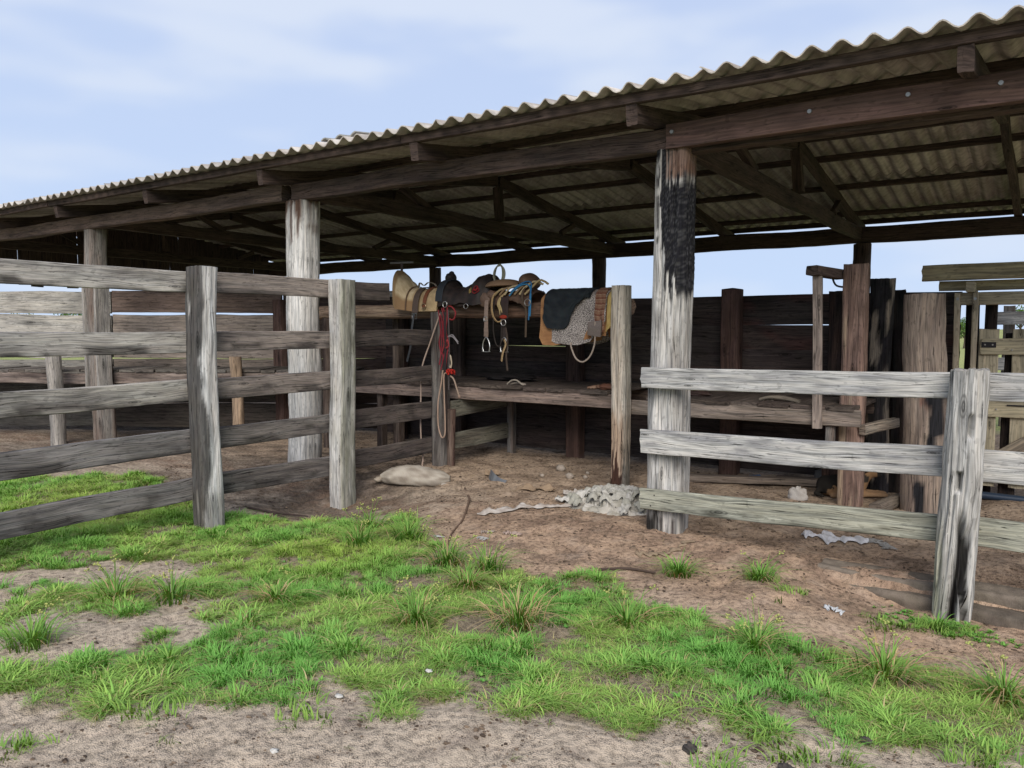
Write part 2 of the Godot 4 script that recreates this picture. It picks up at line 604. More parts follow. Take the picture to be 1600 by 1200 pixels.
func weave_material() -> StandardMaterial3D:
	var w := 128
	var im := Image.create_empty(w, w, false, Image.FORMAT_RGB8)
	var he := Image.create_empty(w, w, false, Image.FORMAT_RGB8)
	for y in w:
		for x in w:
			var over := ((x / 8) + (y / 8)) % 2 == 0
			var t := absf(sin(PI * (x % 8 + 0.5) / 8.0)) if over else absf(sin(PI * (y % 8 + 0.5) / 8.0))
			var v := 0.55 + 0.45 * t
			im.set_pixel(x, y, Color(v, v, v)); he.set_pixel(x, y, Color(t, t, t))
	he.bump_map_to_normal_map(4.0)
	var m := plain(1.0, 0.2)
	m.albedo_texture = ImageTexture.create_from_image(im)
	m.normal_enabled = true
	m.normal_texture = ImageTexture.create_from_image(he)
	m.uv1_scale = Vector3(5, 5, 1)
	return m


func plaid_material() -> StandardMaterial3D:
	var w := 128
	var im := Image.create_empty(w, w, false, Image.FORMAT_RGB8)
	for y in w:
		for x in w:
			var c := Color(0.66, 0.56, 0.47)
			if x % 32 < 11: c = c.lerp(Color(0.50, 0.22, 0.18), 0.55)
			if y % 32 < 11: c = c.lerp(Color(0.46, 0.24, 0.20), 0.5)
			if x % 32 > 26: c = c.lerp(Color(0.2, 0.18, 0.2), 0.5)
			if y % 32 > 28: c = c.lerp(Color(0.85, 0.8, 0.72), 0.5)
			im.set_pixel(x, y, c)
	var m := plain(1.0, 0.2)
	m.albedo_texture = ImageTexture.create_from_image(im)
	m.uv1_scale = Vector3(4, 4, 1)
	return m


# ---------------------------------------------------------------- ground
func bump_at(x: float, z: float, cx: float, cz: float, r: float) -> float:
	var d := Vector2(x - cx, z - cz).length_squared() / (r * r)
	return exp(-d)


func ground_y(x: float, z: float) -> float:
	var y := 0.0
	y -= 0.17 * bump_at(x, z, -3.15, 0.55, 0.75)
	y -= 0.13 * smoothstep(0.9, 2.0, x) * smoothstep(0.28, 0.46, z) * (1.0 - 0.6 * smoothstep(1.2, 3.0, z))
	y -= 0.05 * smoothstep(0.15, 0.9, z) * (1.0 - smoothstep(2.0, 4.0, z)) * (1.0 - smoothstep(0.6, 1.5, x))
	y += 0.03 * bump_at(x, z, -0.6, 0.1, 0.9)
	y += 0.07 * bump_at(x, z, 2.35, -2.3, 0.5)
	var near := 1.0 - smoothstep(9.0, 14.0, Vector2(x, z).length())
	y += near * (0.022 * nz.get_noise_2d(x * 0.9, z * 0.9) + 0.010 * nf.get_noise_2d(x * 4.2 + 50.0, z * 4.2) + 0.0045 * nf.get_noise_2d(x * 13.0, z * 13.0 + 70.0))
	if near > 0.0:
		# hoof prints trodden into the soft earth
		var d := hoof.get_noise_2d(x, z) + 1.0
		var soft := clampf(0.5 + 1.6 * nz.get_noise_2d(x * 0.6 + 80.0, z * 0.6), 0.0, 1.0)
		y -= near * soft * (0.016 * smoothstep(0.34, 0.16, d) - 0.006 * smoothstep(0.16, 0.36, d) * smoothstep(0.62, 0.40, d))
	return y


func ground_color(x: float, z: float) -> Color:
	var n := nz.get_noise_2d(x * 1.1 + 20.0, z * 1.1)
	var k := nf.get_noise_2d(x * 6.0, z * 6.0 + 33.0)
	var q := nz.get_noise_2d(x * 4.0 - 9.0, z * 4.0)
	var sand := Color(0.47, 0.385, 0.295)
	var red := Color(0.44, 0.31, 0.215)
	var inside := Color(0.43, 0.325, 0.235)
	var dark := Color(0.085, 0.068, 0.056)
	var c := sand
	var w1 := x + n * 0.4
	var w2 := z + n * 0.35 + k * 0.06
	c = c.lerp(red, (1.0 - smoothstep(1.0, 2.2, w2)) * smoothstep(-2.6, -1.2, w1))
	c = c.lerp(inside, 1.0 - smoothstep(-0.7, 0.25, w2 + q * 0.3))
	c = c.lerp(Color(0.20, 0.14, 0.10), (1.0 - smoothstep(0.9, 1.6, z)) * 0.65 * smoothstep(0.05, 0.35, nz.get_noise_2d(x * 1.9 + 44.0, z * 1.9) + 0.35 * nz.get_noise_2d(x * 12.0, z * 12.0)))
	# trampled, manured earth round the corral posts and along the drip line
	c = c.lerp(dark, 0.85 * clampf(bump_at(x, z, -3.3, 0.35, 0.75) * 1.7 + q * 0.5 - 0.15, 0, 1))
	c = c.lerp(dark, 0.7 * clampf(bump_at(x, z, -4.9, 0.0, 1.5) * 1.4 + q * 0.9 - 0.2, 0, 1))
	c = c.lerp(dark, 0.85 * clampf(bump_at(x, z, -8.6, -0.6, 2.0) * 1.5 + q * 0.6 - 0.2, 0, 1))
	var drip := exp(-pow((z - 0.35 - 0.1 * n) / 0.30, 2.0))
	c = c.lerp(Color(0.26, 0.175, 0.125), 0.8 * drip * clampf(0.5 + q * 1.2 + nz.get_noise_2d(x * 14.0, z * 14.0 + 8.0), 0, 1))
	# dark crumbs of dung and peat lying in patches on the sand in front
	var fore := smoothstep(1.2, 2.2, z)
	c = c.lerp(Color(0.115, 0.095, 0.085), fore * 0.28 * smoothstep(0.12, 0.30, q * 0.7 + nz.get_noise_2d(x * 17.0, z * 17.0) * 0.75 + n * 0.2))
	c = c.lerp(Color(0.42, 0.33, 0.26), (1.0 - fore) * 0.35 * smoothstep(0.15, 0.5, -q))
	var p := Vector2(x, z)
	if x > -9.0 and x < 4.0 and z > 0.4 and z < 5.0:
		var pj := p + Vector2(k, q) * 0.14
		if Geometry2D.is_point_in_polygon(pj, poly_main) or Geometry2D.is_point_in_polygon(pj, poly_yard):
			c = c.lerp(Color(0.19, 0.15, 0.095), 0.7)
	var out := maxf(smoothstep(8.0, 9.0, -z + n * 0.5), maxf(smoothstep(14.2, 15.5, -x), maxf(smoothstep(6.0, 8.0, x), smoothstep(9.0, 13.0, z))))
	c = c.lerp(Color(0.42, 0.43, 0.17).lerp(Color(0.30, 0.35, 0.12), clampf(0.5 + nz.get_noise_2d(x * 0.05, z * 0.05), 0, 1)), out)
	return c


func axis(fine0: float, fine1: float, step: float, mid0: float, mid1: float, mstep: float, far: float) -> PackedFloat32Array:
	var o := PackedFloat32Array()
	var a := mid0
	var lst := []
	var st := mstep
	while a > -far:
		lst.append(a); st *= 1.35; a -= st
	lst.append(-far)
	lst.reverse()
	for q in lst: o.append(q)
	a = mid0 + mstep
	while a < fine0 - mstep * 0.5:
		o.append(a); a += mstep
	a = fine0
	while a < fine1:
		o.append(a); a += step
	a = fine1
	while a < mid1:
		o.append(a); a += mstep
	st = mstep
	while a < far:
		o.append(a); st *= 1.35; a += st
	o.append(far)
	return o


func make_ground() -> void:
	var xs := axis(-5.6, 3.7, 0.045, -15.0, 7.0, 0.22, 900.0)
	var zs := axis(-3.1, 5.2, 0.045, -10.0, 9.0, 0.22, 900.0)
	var p := PackedVector3Array(); var uv := PackedVector2Array(); var c := PackedColorArray()
	for x in xs:
		for z in zs:
			p.append(Vector3(x, ground_y(x, z), z)); uv.append(Vector2(x, z)); c.append(ground_color(x, z))
	var s := Soup.new()
	s.grid(p, uv, c, xs.size(), zs.size(), false, true)
	var o := MeshInstance3D.new()
	o.name = "ground"
	o.mesh = s.done()
	o.material_override = M.soil
	add_child(o)
	o.set_meta("kind", "structure")
	# crumbs, clods and chips of straw
	var clod := lump(Vector3.ZERO, Vector3(1, 0.62, 0.85), 0.9, 1.6, Color(1, 1, 1), Color(0.7, 0.7, 0.7), 5, 7, 3.0)
	var mm := MultiMesh.new()
	mm.transform_format = MultiMesh.TRANSFORM_3D
	mm.use_colors = true
	mm.mesh = clod
	var tr := []
	var co := []
	var tries := 0
	while tr.size() < 34000 and tries < 260000:
		tries += 1
		var x := rng.randf_range(-6.0, 3.4)
		var z := rng.randf_range(-2.6, 5.0)
		var patch := nz.get_noise_2d(x * 4.0 - 9.0, z * 4.0) + 0.5 * nz.get_noise_2d(x * 1.5, z * 1.5 + 40.0)
		var lim := -0.03 if z > 1.0 else -0.12
		if absf(z - 0.4) < 0.5: lim = -0.3
		if patch < lim + rng.randf() * 0.3: continue
		var sz := 0.0028 + 0.008 * pow(rng.randf(), 5.0)
		if rng.randf() < 0.0025: sz = rng.randf_range(0.012, 0.020)
		var b := Basis.from_euler(Vector3(rng.randf() * 0.6, rng.randf() * TAU, rng.randf() * 0.6)).scaled(Vector3(sz * rng.randf_range(0.8, 1.9), sz * rng.randf_range(0.5, 0.9), sz))
		tr.append(Transform3D(b, Vector3(x, ground_y(x, z) + sz * 0.2, z)))
		var v := rng.randf()
		co.append(Color(0.065, 0.048, 0.038).lerp(Color(0.30, 0.22, 0.155), v))
	mm.instance_count = tr.size()
	for i in tr.size():
		mm.set_instance_transform(i, tr[i]); mm.set_instance_color(i, co[i])
	var mi := MultiMeshInstance3D.new()
	mi.name = "soil_crumbs"
	mi.multimesh = mm
	mi.material_override = M.rope
	add_child(mi)
	tag(mi, "dark crumbs of dung and earth scattered over the bare soil", "soil", "", "stuff")


# ---------------------------------------------------------------- the shed
func make_shed() -> void:
	var sh := thing("open_shed", "long open timber shed with corrugated roof on rough grey posts", "shed", Vector3(0, 0, 0))
	# front posts
	var p1 := timber(sh, "post", Vector3(0.03, -0.25, -0.01), Vector3(0.055, 2.945, 0.0), 0.285, 0.27, {"mat": "rough_wood", "c1": GREY, "c2": GREY_WARM * 0.8, "m": 22, "ns": 220, "wob": 0.012, "crack": 0.012, "r": 0.05, "taper": 0.93,
		"stain": func(t: float, q: Vector2, c: Color, l: float) -> Color:
			# charred upper front with a ragged edge along the grain, brown bare wood under the beam, black foot
			var e := nz.get_noise_2d(l * 1.1 + 4.0, q.x * 26.0) * 0.34 + nz.get_noise_2d(l * 5.0, q.x * 40.0) * 0.08
			var y := l - 0.25
			var right := (q.x + 0.14) / 0.28
			var k := smoothstep(0.0, 0.05, right + e - 0.14 - maxf(0.0, 2.55 - y) * 0.62) * smoothstep(1.78, 1.86, y + e * 0.8) * (1.0 - smoothstep(2.70, 2.76, y + e * 0.7 - 0.04 * right) * smoothstep(0.42, 0.55, right + e * 0.6))
			var scale := nf.get_noise_2d(l * 26.0, q.x * 60.0 + q.y * 60.0)
			c = c.lerp(Color(0.014, 0.014, 0.016).lerp(Color(0.05, 0.05, 0.053), smoothstep(0.05, 0.5, scale)), k)
			var top := smoothstep(2.70, 2.74, y + e * 0.25 - 0.04 * right) * smoothstep(0.42, 0.55, right + e * 0.6)
			c = c.lerp(Color(0.19, 0.11, 0.08), top * 0.9)
			c = c.lerp(Color(0.05, 0.045, 0.042), smoothstep(0.20, 0.10, y + e * 0.3) * smoothstep(-0.1, 0.2, 0.62 - right + e))
			c = c.lerp(Color(0.04, 0.03, 0.03), smoothstep(0.07, 0.02, absf(right + e * 0.3 - 0.86)) * smoothstep(0.60, 0.45, y + e * 0.5))
			return c,
		"shape": func(t: float, q: Vector2) -> Vector2:
			var y := t * 3.195 - 0.25
			var inside := smoothstep(1.8, 2.1, y) * smoothstep(2.74, 2.66, y) * smoothstep(0.3, 0.6, (q.x + 0.14) / 0.28)
			return q - q.normalized() * 0.003 * inside * smoothstep(-0.1, 0.4, nf.get_noise_2d(y * 26.0, q.x * 60.0 + q.y * 60.0))})
	p1.set_meta("label", "weathered grey post with charred black upper front")
	var p2 := timber(sh, "post", Vector3(-4.26, -0.3, -0.02), Vector3(-4.20, 2.95, 0.0), 0.34, 0.26, {"mat": "rough_wood", "c1": Color(0.70, 0.685, 0.66), "c2": Color(0.55, 0.53, 0.50), "m": 5, "ns": 60, "wob": 0.012, "crack": 0.008, "r": 0.07,
		"stain": func(t: float, q: Vector2, c: Color, l: float) -> Color:
			var e := nz.get_noise_2d(l * 1.2, q.x * 22.0) * 0.5
			return c.lerp(Color(0.13, 0.08, 0.06), smoothstep(2.92, 3.1, l + e))})
	p2.set_meta("label", "pale grey slab post behind the corral fence")
	timber(sh, "post", Vector3(-8.42, -0.3, -0.02), Vector3(-8.42, 2.95, 0.0), 0.24, 0.24, {"mat": "rough_wood", "c1": GREY_WARM * 0.75, "c2": OLD_BROWN, "m": 3, "ns": 40, "wob": 0.012, "r": 0.05})
	timber(sh, "post", Vector3(4.3, -0.3, -0.02), Vector3(4.3, 2.95, 0.0), 0.28, 0.26, {"mat": "rough_wood", "c1": GREY, "c2": GREY_WARM * 0.8, "r": 0.05})
	timber(sh, "post", Vector3(-12.6, -0.3, -0.02), Vector3(-12.6, 2.95, 0.0), 0.28, 0.26, {"mat": "rough_wood", "c1": GREY_WARM, "c2": OLD_BROWN, "r": 0.05})
	for x in [0.02, -4.52, -8.5, -12.6, 4.3]:
		timber(sh, "post", Vector3(x, -0.3, -7.3), Vector3(x, 2.88, -7.3), 0.26, 0.25, {"mat": "rough_wood", "c1": Color(0.125, 0.088, 0.076), "c2": Color(0.066, 0.050, 0.045), "round": true, "m": 1, "wob": 0.014})
	# boards nailed to the sides of the far post
	for s in [-1, 1]:
		timber(sh, "side_board", Vector3(-8.42 + 0.155 * s, 0.75, 0.03), Vector3(-8.42 + 0.155 * s, 2.32 + 0.07 * s, 0.03), 0.05, 0.2, {"mat": "rough_wood", "c1": GREY_WARM, "c2": GREY_DIM})
	# front beam in three lengths
	var bm := {"mat": "rough_wood", "c1": Color(0.125, 0.088, 0.076), "c2": Color(0.066, 0.050, 0.045), "m": 3, "wob": 0.009, "r": 0.014, "crack": 0.004}
	timber(sh, "front_beam", Vector3(-14.2, 3.03, 0.06), Vector3(-4.38, 3.035, 0.06), 0.13, 0.17, bm.merged({"c1": Color(0.20, 0.145, 0.12), "c2": Color(0.10, 0.074, 0.064), "ns": 70}, true))
	timber(sh, "front_beam", Vector3(-4.24, 3.03, 0.05), Vector3(0.03, 3.03, 0.05), 0.13, 0.175, bm.merged({"ns": 60}, true))
	var br := timber(sh, "front_beam", Vector3(0.045, 3.032, 0.115), Vector3(4.6, 3.03, 0.115), 0.09, 0.18, {"mat": "sawn", "c1": Color(0.165, 0.103, 0.088), "c2": Color(0.11, 0.072, 0.064), "m": 2, "wob": 0.003, "r": 0.006})
	timber(sh, "front_beam", Vector3(0.06, 2.995, -0.02), Vector3(4.6, 2.995, -0.02), 0.12, 0.16, bm)
	for x in [0.03, 1.02, 1.62, 2.12, 3.3]:
		var bolt := CylinderMesh.new()
		bolt.top_radius = 0.014; bolt.bottom_radius = 0.017; bolt.height = 0.02; bolt.radial_segments = 10
		var bo := MeshInstance3D.new()
		bo.name = "bolt"
		bo.mesh = bolt
		bo.material_override = M.bolt if M.has("bolt") else bolt_mat()
		br.add_child(bo, true)
		bo.transform = Transform3D(Basis(Vector3.RIGHT, PI * 0.5), Vector3(x + 0.02, 0.02 + 0.02 * sin(x * 9.0), 0.05))
	timber(sh, "front_beam", Vector3(-4.40, 2.975, -0.02), Vector3(-4.0, 2.975, -0.02), 0.12, 0.05, bm)
	# back beam
	timber(sh, "back_beam", Vector3(-14.2, 3.0, -7.3), Vector3(-4.4, 3.01, -7.3), 0.13, 0.24, bm)
	timber(sh, "back_beam", Vector3(-4.4, 3.01, -7.28), Vector3(4.6, 3.01, -7.28), 0.13, 0.25, bm)
	# trusses and plain rafters
	var dk := {"mat": "wood", "c1": Color(0.125, 0.088, 0.076), "c2": Color(0.066, 0.050, 0.045), "wob": 0.006, "m": 1, "r": 0.008}
	var slope := 0.14
	for k in 10:
		var x := 4.12 - 2.09 * k
		if k == 0: x = 4.2
		var jx := rng.randf_range(-0.04, 0.04)
		var yr := 3.06 + slope * (0.48 + 3.65) + 0.075
		timber(sh, "rafter", Vector3(x, 3.06 + 0.075 - slope * 0.03, 0.51), Vector3(x + jx, yr, -3.62), 0.085, 0.15, dk)
		timber(sh, "rafter", Vector3(x + jx + 0.002, yr, -3.68), Vector3(x, 3.06 + 0.075, -7.75), 0.08, 0.15, dk)
		if k % 2 == 0:
			timber(sh, "tie_beam", Vector3(x + 0.09, 3.05, 0.0), Vector3(x + 0.05, 3.02, -7.22), 0.10, 0.17, dk)
			timber(sh, "king_post", Vector3(x + 0.09, 3.14, -3.6), Vector3(x + 0.04, 3.62, -3.62), 0.11, 0.11, dk)
			timber(sh, "strut", Vector3(x + 0.09, 3.12, -2.0), Vector3(x + 0.06, 3.32, -1.55), 0.07, 0.08, dk)
			timber(sh, "strut", Vector3(x + 0.09, 3.12, -5.3), Vector3(x + 0.06, 3.30, -5.75), 0.07, 0.08, dk)
	# purlins
	for q in [[0.50, 0], [-0.85, 0], [-2.15, 0], [-3.45, 0], [-3.88, 1], [-4.62, 1], [-5.82, 1], [-7.18, 1], [-7.70, 1]]:
		var z: float = q[0]
		var up: float = 3.20 + slope * (0.48 - z) if q[1] == 0 else 3.20 + slope * (7.78 + z)
		if z == -7.18 or z == 0.5: up += 0.0
		for seg in [[-14.3, -8.6], [-8.62, -2.3], [-2.3, 4.7]]:
			timber(sh, "purlin", Vector3(seg[0], up + 0.045, z), Vector3(seg[1] + 0.01, up + 0.045, z + 0.01), 0.065, 0.075, dk.merged({"wob": 0.004, "ns": 24}, true))
	# corrugated sheets, two rows to a slope
	var sheets := []
	for vnt in 6: sheets.append(sheet_mesh(1.075, 2.32, 40.0 * vnt))
	for col in 18:
		var x0 := 4.75 - 1.062 * (col + 1)
		for row in 4:
			var front := row < 2
			var low := row % 2 == 0
			var zc := (0.66 if low else -1.50) if front else (-7.96 if low else -5.80)
			var yy := 3.294 + slope * ((0.48 - zc) if front else (7.78 + zc)) + (0.0 if low else 0.013) + 0.003 * (col % 2)
			var dirz := Vector3(0, slope, -1.0).normalized() if front else Vector3(0, slope, 1.0).normalized()
			var bx := Vector3.RIGHT if front else Vector3.LEFT
			var by := dirz.cross(bx) * -1.0
			by = bx.cross(dirz)
			if by.y < 0: by = -by
			var bz := bx.cross(by)
			var o := MeshInstance3D.new()
			o.name = "roof_sheet"
			o.mesh = sheets[(col * 5 + row * 7 + (col / 3)) % 6]
			o.material_override = M.cement
			sh.add_child(o, true)
			o.transform = Transform3D(Basis(bx, by, bz).rotated(Vector3.UP, rng.randf_range(-0.004, 0.004)), Vector3(x0 if front else x0 + 1.075, yy + 0.027, zc + rng.randf_range(-0.018, 0.018)))
	# ridge capping
	var rc := Soup.new()
	shell_into(rc, func(u: float, v: float) -> Vector3:
		var zz := (v - 0.5) * 0.5
		return Vector3(-14.4 + 19.2 * u, 3.93 - absf(zz) * 0.2, -3.65 - zz),
		func(_u: float, _v: float) -> Color: return Color(0.25, 0.24, 0.22), 60, 6, 0.01)
	part(sh, "ridge_cap", rc.done(), M.cement)
	# vertical boards closing the far gable above head height
	for i in 34:
		var z := 0.3 - 0.225 * i
		var topy := 3.20 + slope * (0.48 - z) if z > -3.65 else 3.20 + slope * (7.78 + z)
		timber(sh, "gable_board", Vector3(-13.9, 2.42 + rng.randf_range(-0.03, 0.03), z), Vector3(-13.9, topy + 0.09, z), 0.03, 0.222 - (0.012 if i % 9 == 4 else 0.0), {"c1": Color(0.125, 0.088, 0.076), "c2": Color(0.066, 0.050, 0.045), "ns": 3, "m": 0})
	# a broken piece of sheet left lying on the roof by the eave
	var piece := Soup.new()
	shell_into(piece, func(u: float, v: float) -> Vector3: return Vector3(0.42 * u, 0.02 * sin(u * 14.0), 0.22 * (0.5 - v)), func(_u: float, _v: float) -> Color: return Color(0.34, 0.33, 0.30), 14, 2, 0.012)
	var lo := single("broken_roof_piece", piece.done(), M.cement, Vector3(-3.34, 3.395, 0.40), "broken offcut of corrugated sheet lying on the roof edge", "roof sheet")
	lo.rotation = Vector3(0.14, 0.1, 0.05)


func bolt_mat() -> StandardMaterial3D:
	var m := StandardMaterial3D.new()
	m.albedo_color = Color(0.62, 0.62, 0.62)
	m.metallic = 0.7
	m.roughness = 0.45
	M.bolt = m
	return m


func sheet_mesh(w: float, len: float, off: float) -> ArrayMesh:
	var s := Soup.new()
	var k := 0.82 + 0.36 * fposmod(off * 0.0137 + 0.31, 1.0)
	var c1 := Color(0.60, 0.555, 0.50) * k
	var c2 := Color(0.38, 0.335, 0.295) * k
	var f := func(u: float, v: float) -> Vector3:
		var chip := nf.get_noise_2d(u * 9.0 + off, off) * 0.010 + maxf(0.0, nf.get_noise_2d(u * 3.0 + off, 7.0) - 0.45) * 0.12
		return Vector3(w * u, 0.027 * cos(u * TAU * w / 0.177), -len * v - chip * (1.0 - v))
	var colf := func(u: float, v: float) -> Color:
		var n := nz.get_noise_2d(u * 5.0 + off, v * 2.2 + off) + 0.9 * nz.get_noise_2d(u * 22.0 + off, v * 1.5)
		var c := c1.lerp(c2, clampf(0.45 + n * 1.2, 0, 1))
		return c
	# u to the right and v up the slope (local -z): right x back = up
	shell_into(s, f, colf, 54, 10, 0.008)
	return s.done()


# ---------------------------------------------------------------- fences
func make_corral_fence() -> void:
	var f := thing("corral_fence", "tall five rail corral fence of grey boards running into the shed", "fence", Vector3(-3.3, 0, 1.84))
	var pa := timber(f, "post", Vector3(-3.29, -0.3, 1.86), Vector3(-3.33, 2.10, 1.83), 0.20, 0.19, {"mat": "rough_wood", "c1": Color(0.72, 0.715, 0.70), "c2": GREY_DIM * 2.1, "m": 6, "ns": 70, "wob": 0.010, "r": 0.03, "crack": 0.004, "dome": 0.012, "ragged": 0.002,
		"stain": func(t: float, q: Vector2, c: Color, l: float) -> Color:
			var e := nz.get_noise_2d(l * 1.6 + 7.0, q.x * 8.0) * 0.06
			var k := smoothstep(0.045, 0.07, q.y + e)
			c = c.lerp(Color(0.048, 0.044, 0.042), k * 0.9)
			return c.lerp(Color(0.10, 0.09, 0.08), 0.55 * smoothstep(0.62, 0.40, l + e * 3.0))})
	pa.set_meta("label", "square grey post with one dark stained side")
	timber(f, "post", Vector3(-3.30, -0.5, 0.33), Vector3(-3.31, 2.07, 0.28), 0.19, 0.20, {"mat": "rough_wood", "c1": Color(0.66, 0.65, 0.62), "c2": GREY_DIM * 1.8, "m": 6, "ns": 70, "wob": 0.008, "r": 0.025, "crack": 0.003, "ragged": 0.002,
		"stain": func(t: float, q: Vector2, c: Color, l: float) -> Color:
			var e := nz.get_noise_2d(l * 2.0 + 17.0, q.y * 14.0) * 0.5
			return c.lerp(Color(0.24, 0.24, 0.19), smoothstep(0.06, 0.09, q.x) * clampf(0.75 + e, 0, 1))})
	timber(f, "post", Vector3(-3.33, -0.3, -1.25), Vector3(-3.33, 1.78, -1.25), 0.17, 0.17, {"mat": "rough_wood", "c1": GREY_DIM * 0.8, "c2": Color(0.075, 0.06, 0.055), "m": 3, "ns": 40, "wob": 0.008, "r": 0.03})
	timber(f, "post", Vector3(-3.30, -0.3, 3.75), Vector3(-3.31, 2.12, 3.73), 0.2, 0.19, {"mat": "rough_wood", "c1": GREY_WARM, "c2": GREY_DIM, "r": 0.03})
	timber(f, "post", Vector3(-3.28, -0.3, 5.0), Vector3(-3.31, 2.08, 5.0), 0.2, 0.19, {"mat": "rough_wood", "c1": GREY_WARM, "c2": GREY_DIM, "r": 0.03})
	timber(f, "post", Vector3(-3.2, -0.2, -2.5), Vector3(-3.2, 0.7, -2.5), 0.09, 0.09, {"c1": GREY_DIM, "c2": OLD_BROWN})
	# rails, bay by bay: low edge and height at the front end and at the far end
	var lo := [0.141, 0.552, 0.985, 1.388, 1.891]
	var hi := [0.334, 0.744, 1.163, 1.562, 2.07]
	var bays := [[5.2, 3.76], [3.72, 1.86], [1.82, 0.30], [0.26, -1.27]]
	for b in 4:
		for r in 5:
			var drop := 0.0
			if b == 2 and r == 0: drop = -0.02
			var y: float = (lo[r] + hi[r]) * 0.5
			var h: float = hi[r] - lo[r] + rng.randf_range(-0.012, 0.006)
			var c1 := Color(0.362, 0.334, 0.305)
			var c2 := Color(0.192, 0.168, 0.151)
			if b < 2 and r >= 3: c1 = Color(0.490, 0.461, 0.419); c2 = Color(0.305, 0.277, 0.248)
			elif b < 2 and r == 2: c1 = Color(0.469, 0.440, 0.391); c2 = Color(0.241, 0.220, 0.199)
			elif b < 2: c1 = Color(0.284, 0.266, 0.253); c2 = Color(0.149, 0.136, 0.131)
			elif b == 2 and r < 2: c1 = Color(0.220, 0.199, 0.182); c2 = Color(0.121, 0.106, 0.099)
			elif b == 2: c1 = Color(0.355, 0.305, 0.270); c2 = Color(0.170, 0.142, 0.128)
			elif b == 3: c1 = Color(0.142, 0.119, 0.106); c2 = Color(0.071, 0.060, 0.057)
			var dy0 := rng.randf_range(-0.006, 0.006)
			var dy1 := rng.randf_range(-0.006, 0.006) + drop
			var far: float = -0.50 if b == 3 and r == 4 else bays[b][1]
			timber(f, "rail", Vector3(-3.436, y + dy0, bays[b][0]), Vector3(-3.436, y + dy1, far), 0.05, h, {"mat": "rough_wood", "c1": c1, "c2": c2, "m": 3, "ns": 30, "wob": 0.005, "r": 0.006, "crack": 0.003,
				"bow": Vector2(0, rng.randf_range(-0.012, 0.010)),
				"stain": func(t: float, q: Vector2, c: Color, l: float) -> Color:
					var e := nz.get_noise_2d(l * 1.5 + r * 9.0 + b * 31.0, q.y * 10.0)
					return c.lerp(Color(0.055, 0.048, 0.045), 0.85 * smoothstep(0.05, 0.35, e - q.y * 6.0 - 0.25))})
	for r in 2:
		timber(f, "rail", Vector3(-3.27, [0.27, 0.66][r], -1.34), Vector3(-3.24, [0.29, 0.69][r], -2.62), 0.045, 0.19, {"mat": "rough_wood", "c1": Color(0.25, 0.24, 0.19), "c2": Color(0.12, 0.105, 0.085), "m": 2, "wob": 0.008})
	# stump that props the rails beside the dark post
	timber(f, "prop", Vector3(-3.21, -0.15, -1.28), Vector3(-3.21, 0.66, -1.28), 0.085, 0.1, {"mat": "rough_wood", "c1": OLD_BROWN, "c2": DARK_RED, "round": true, "wob": 0.012})


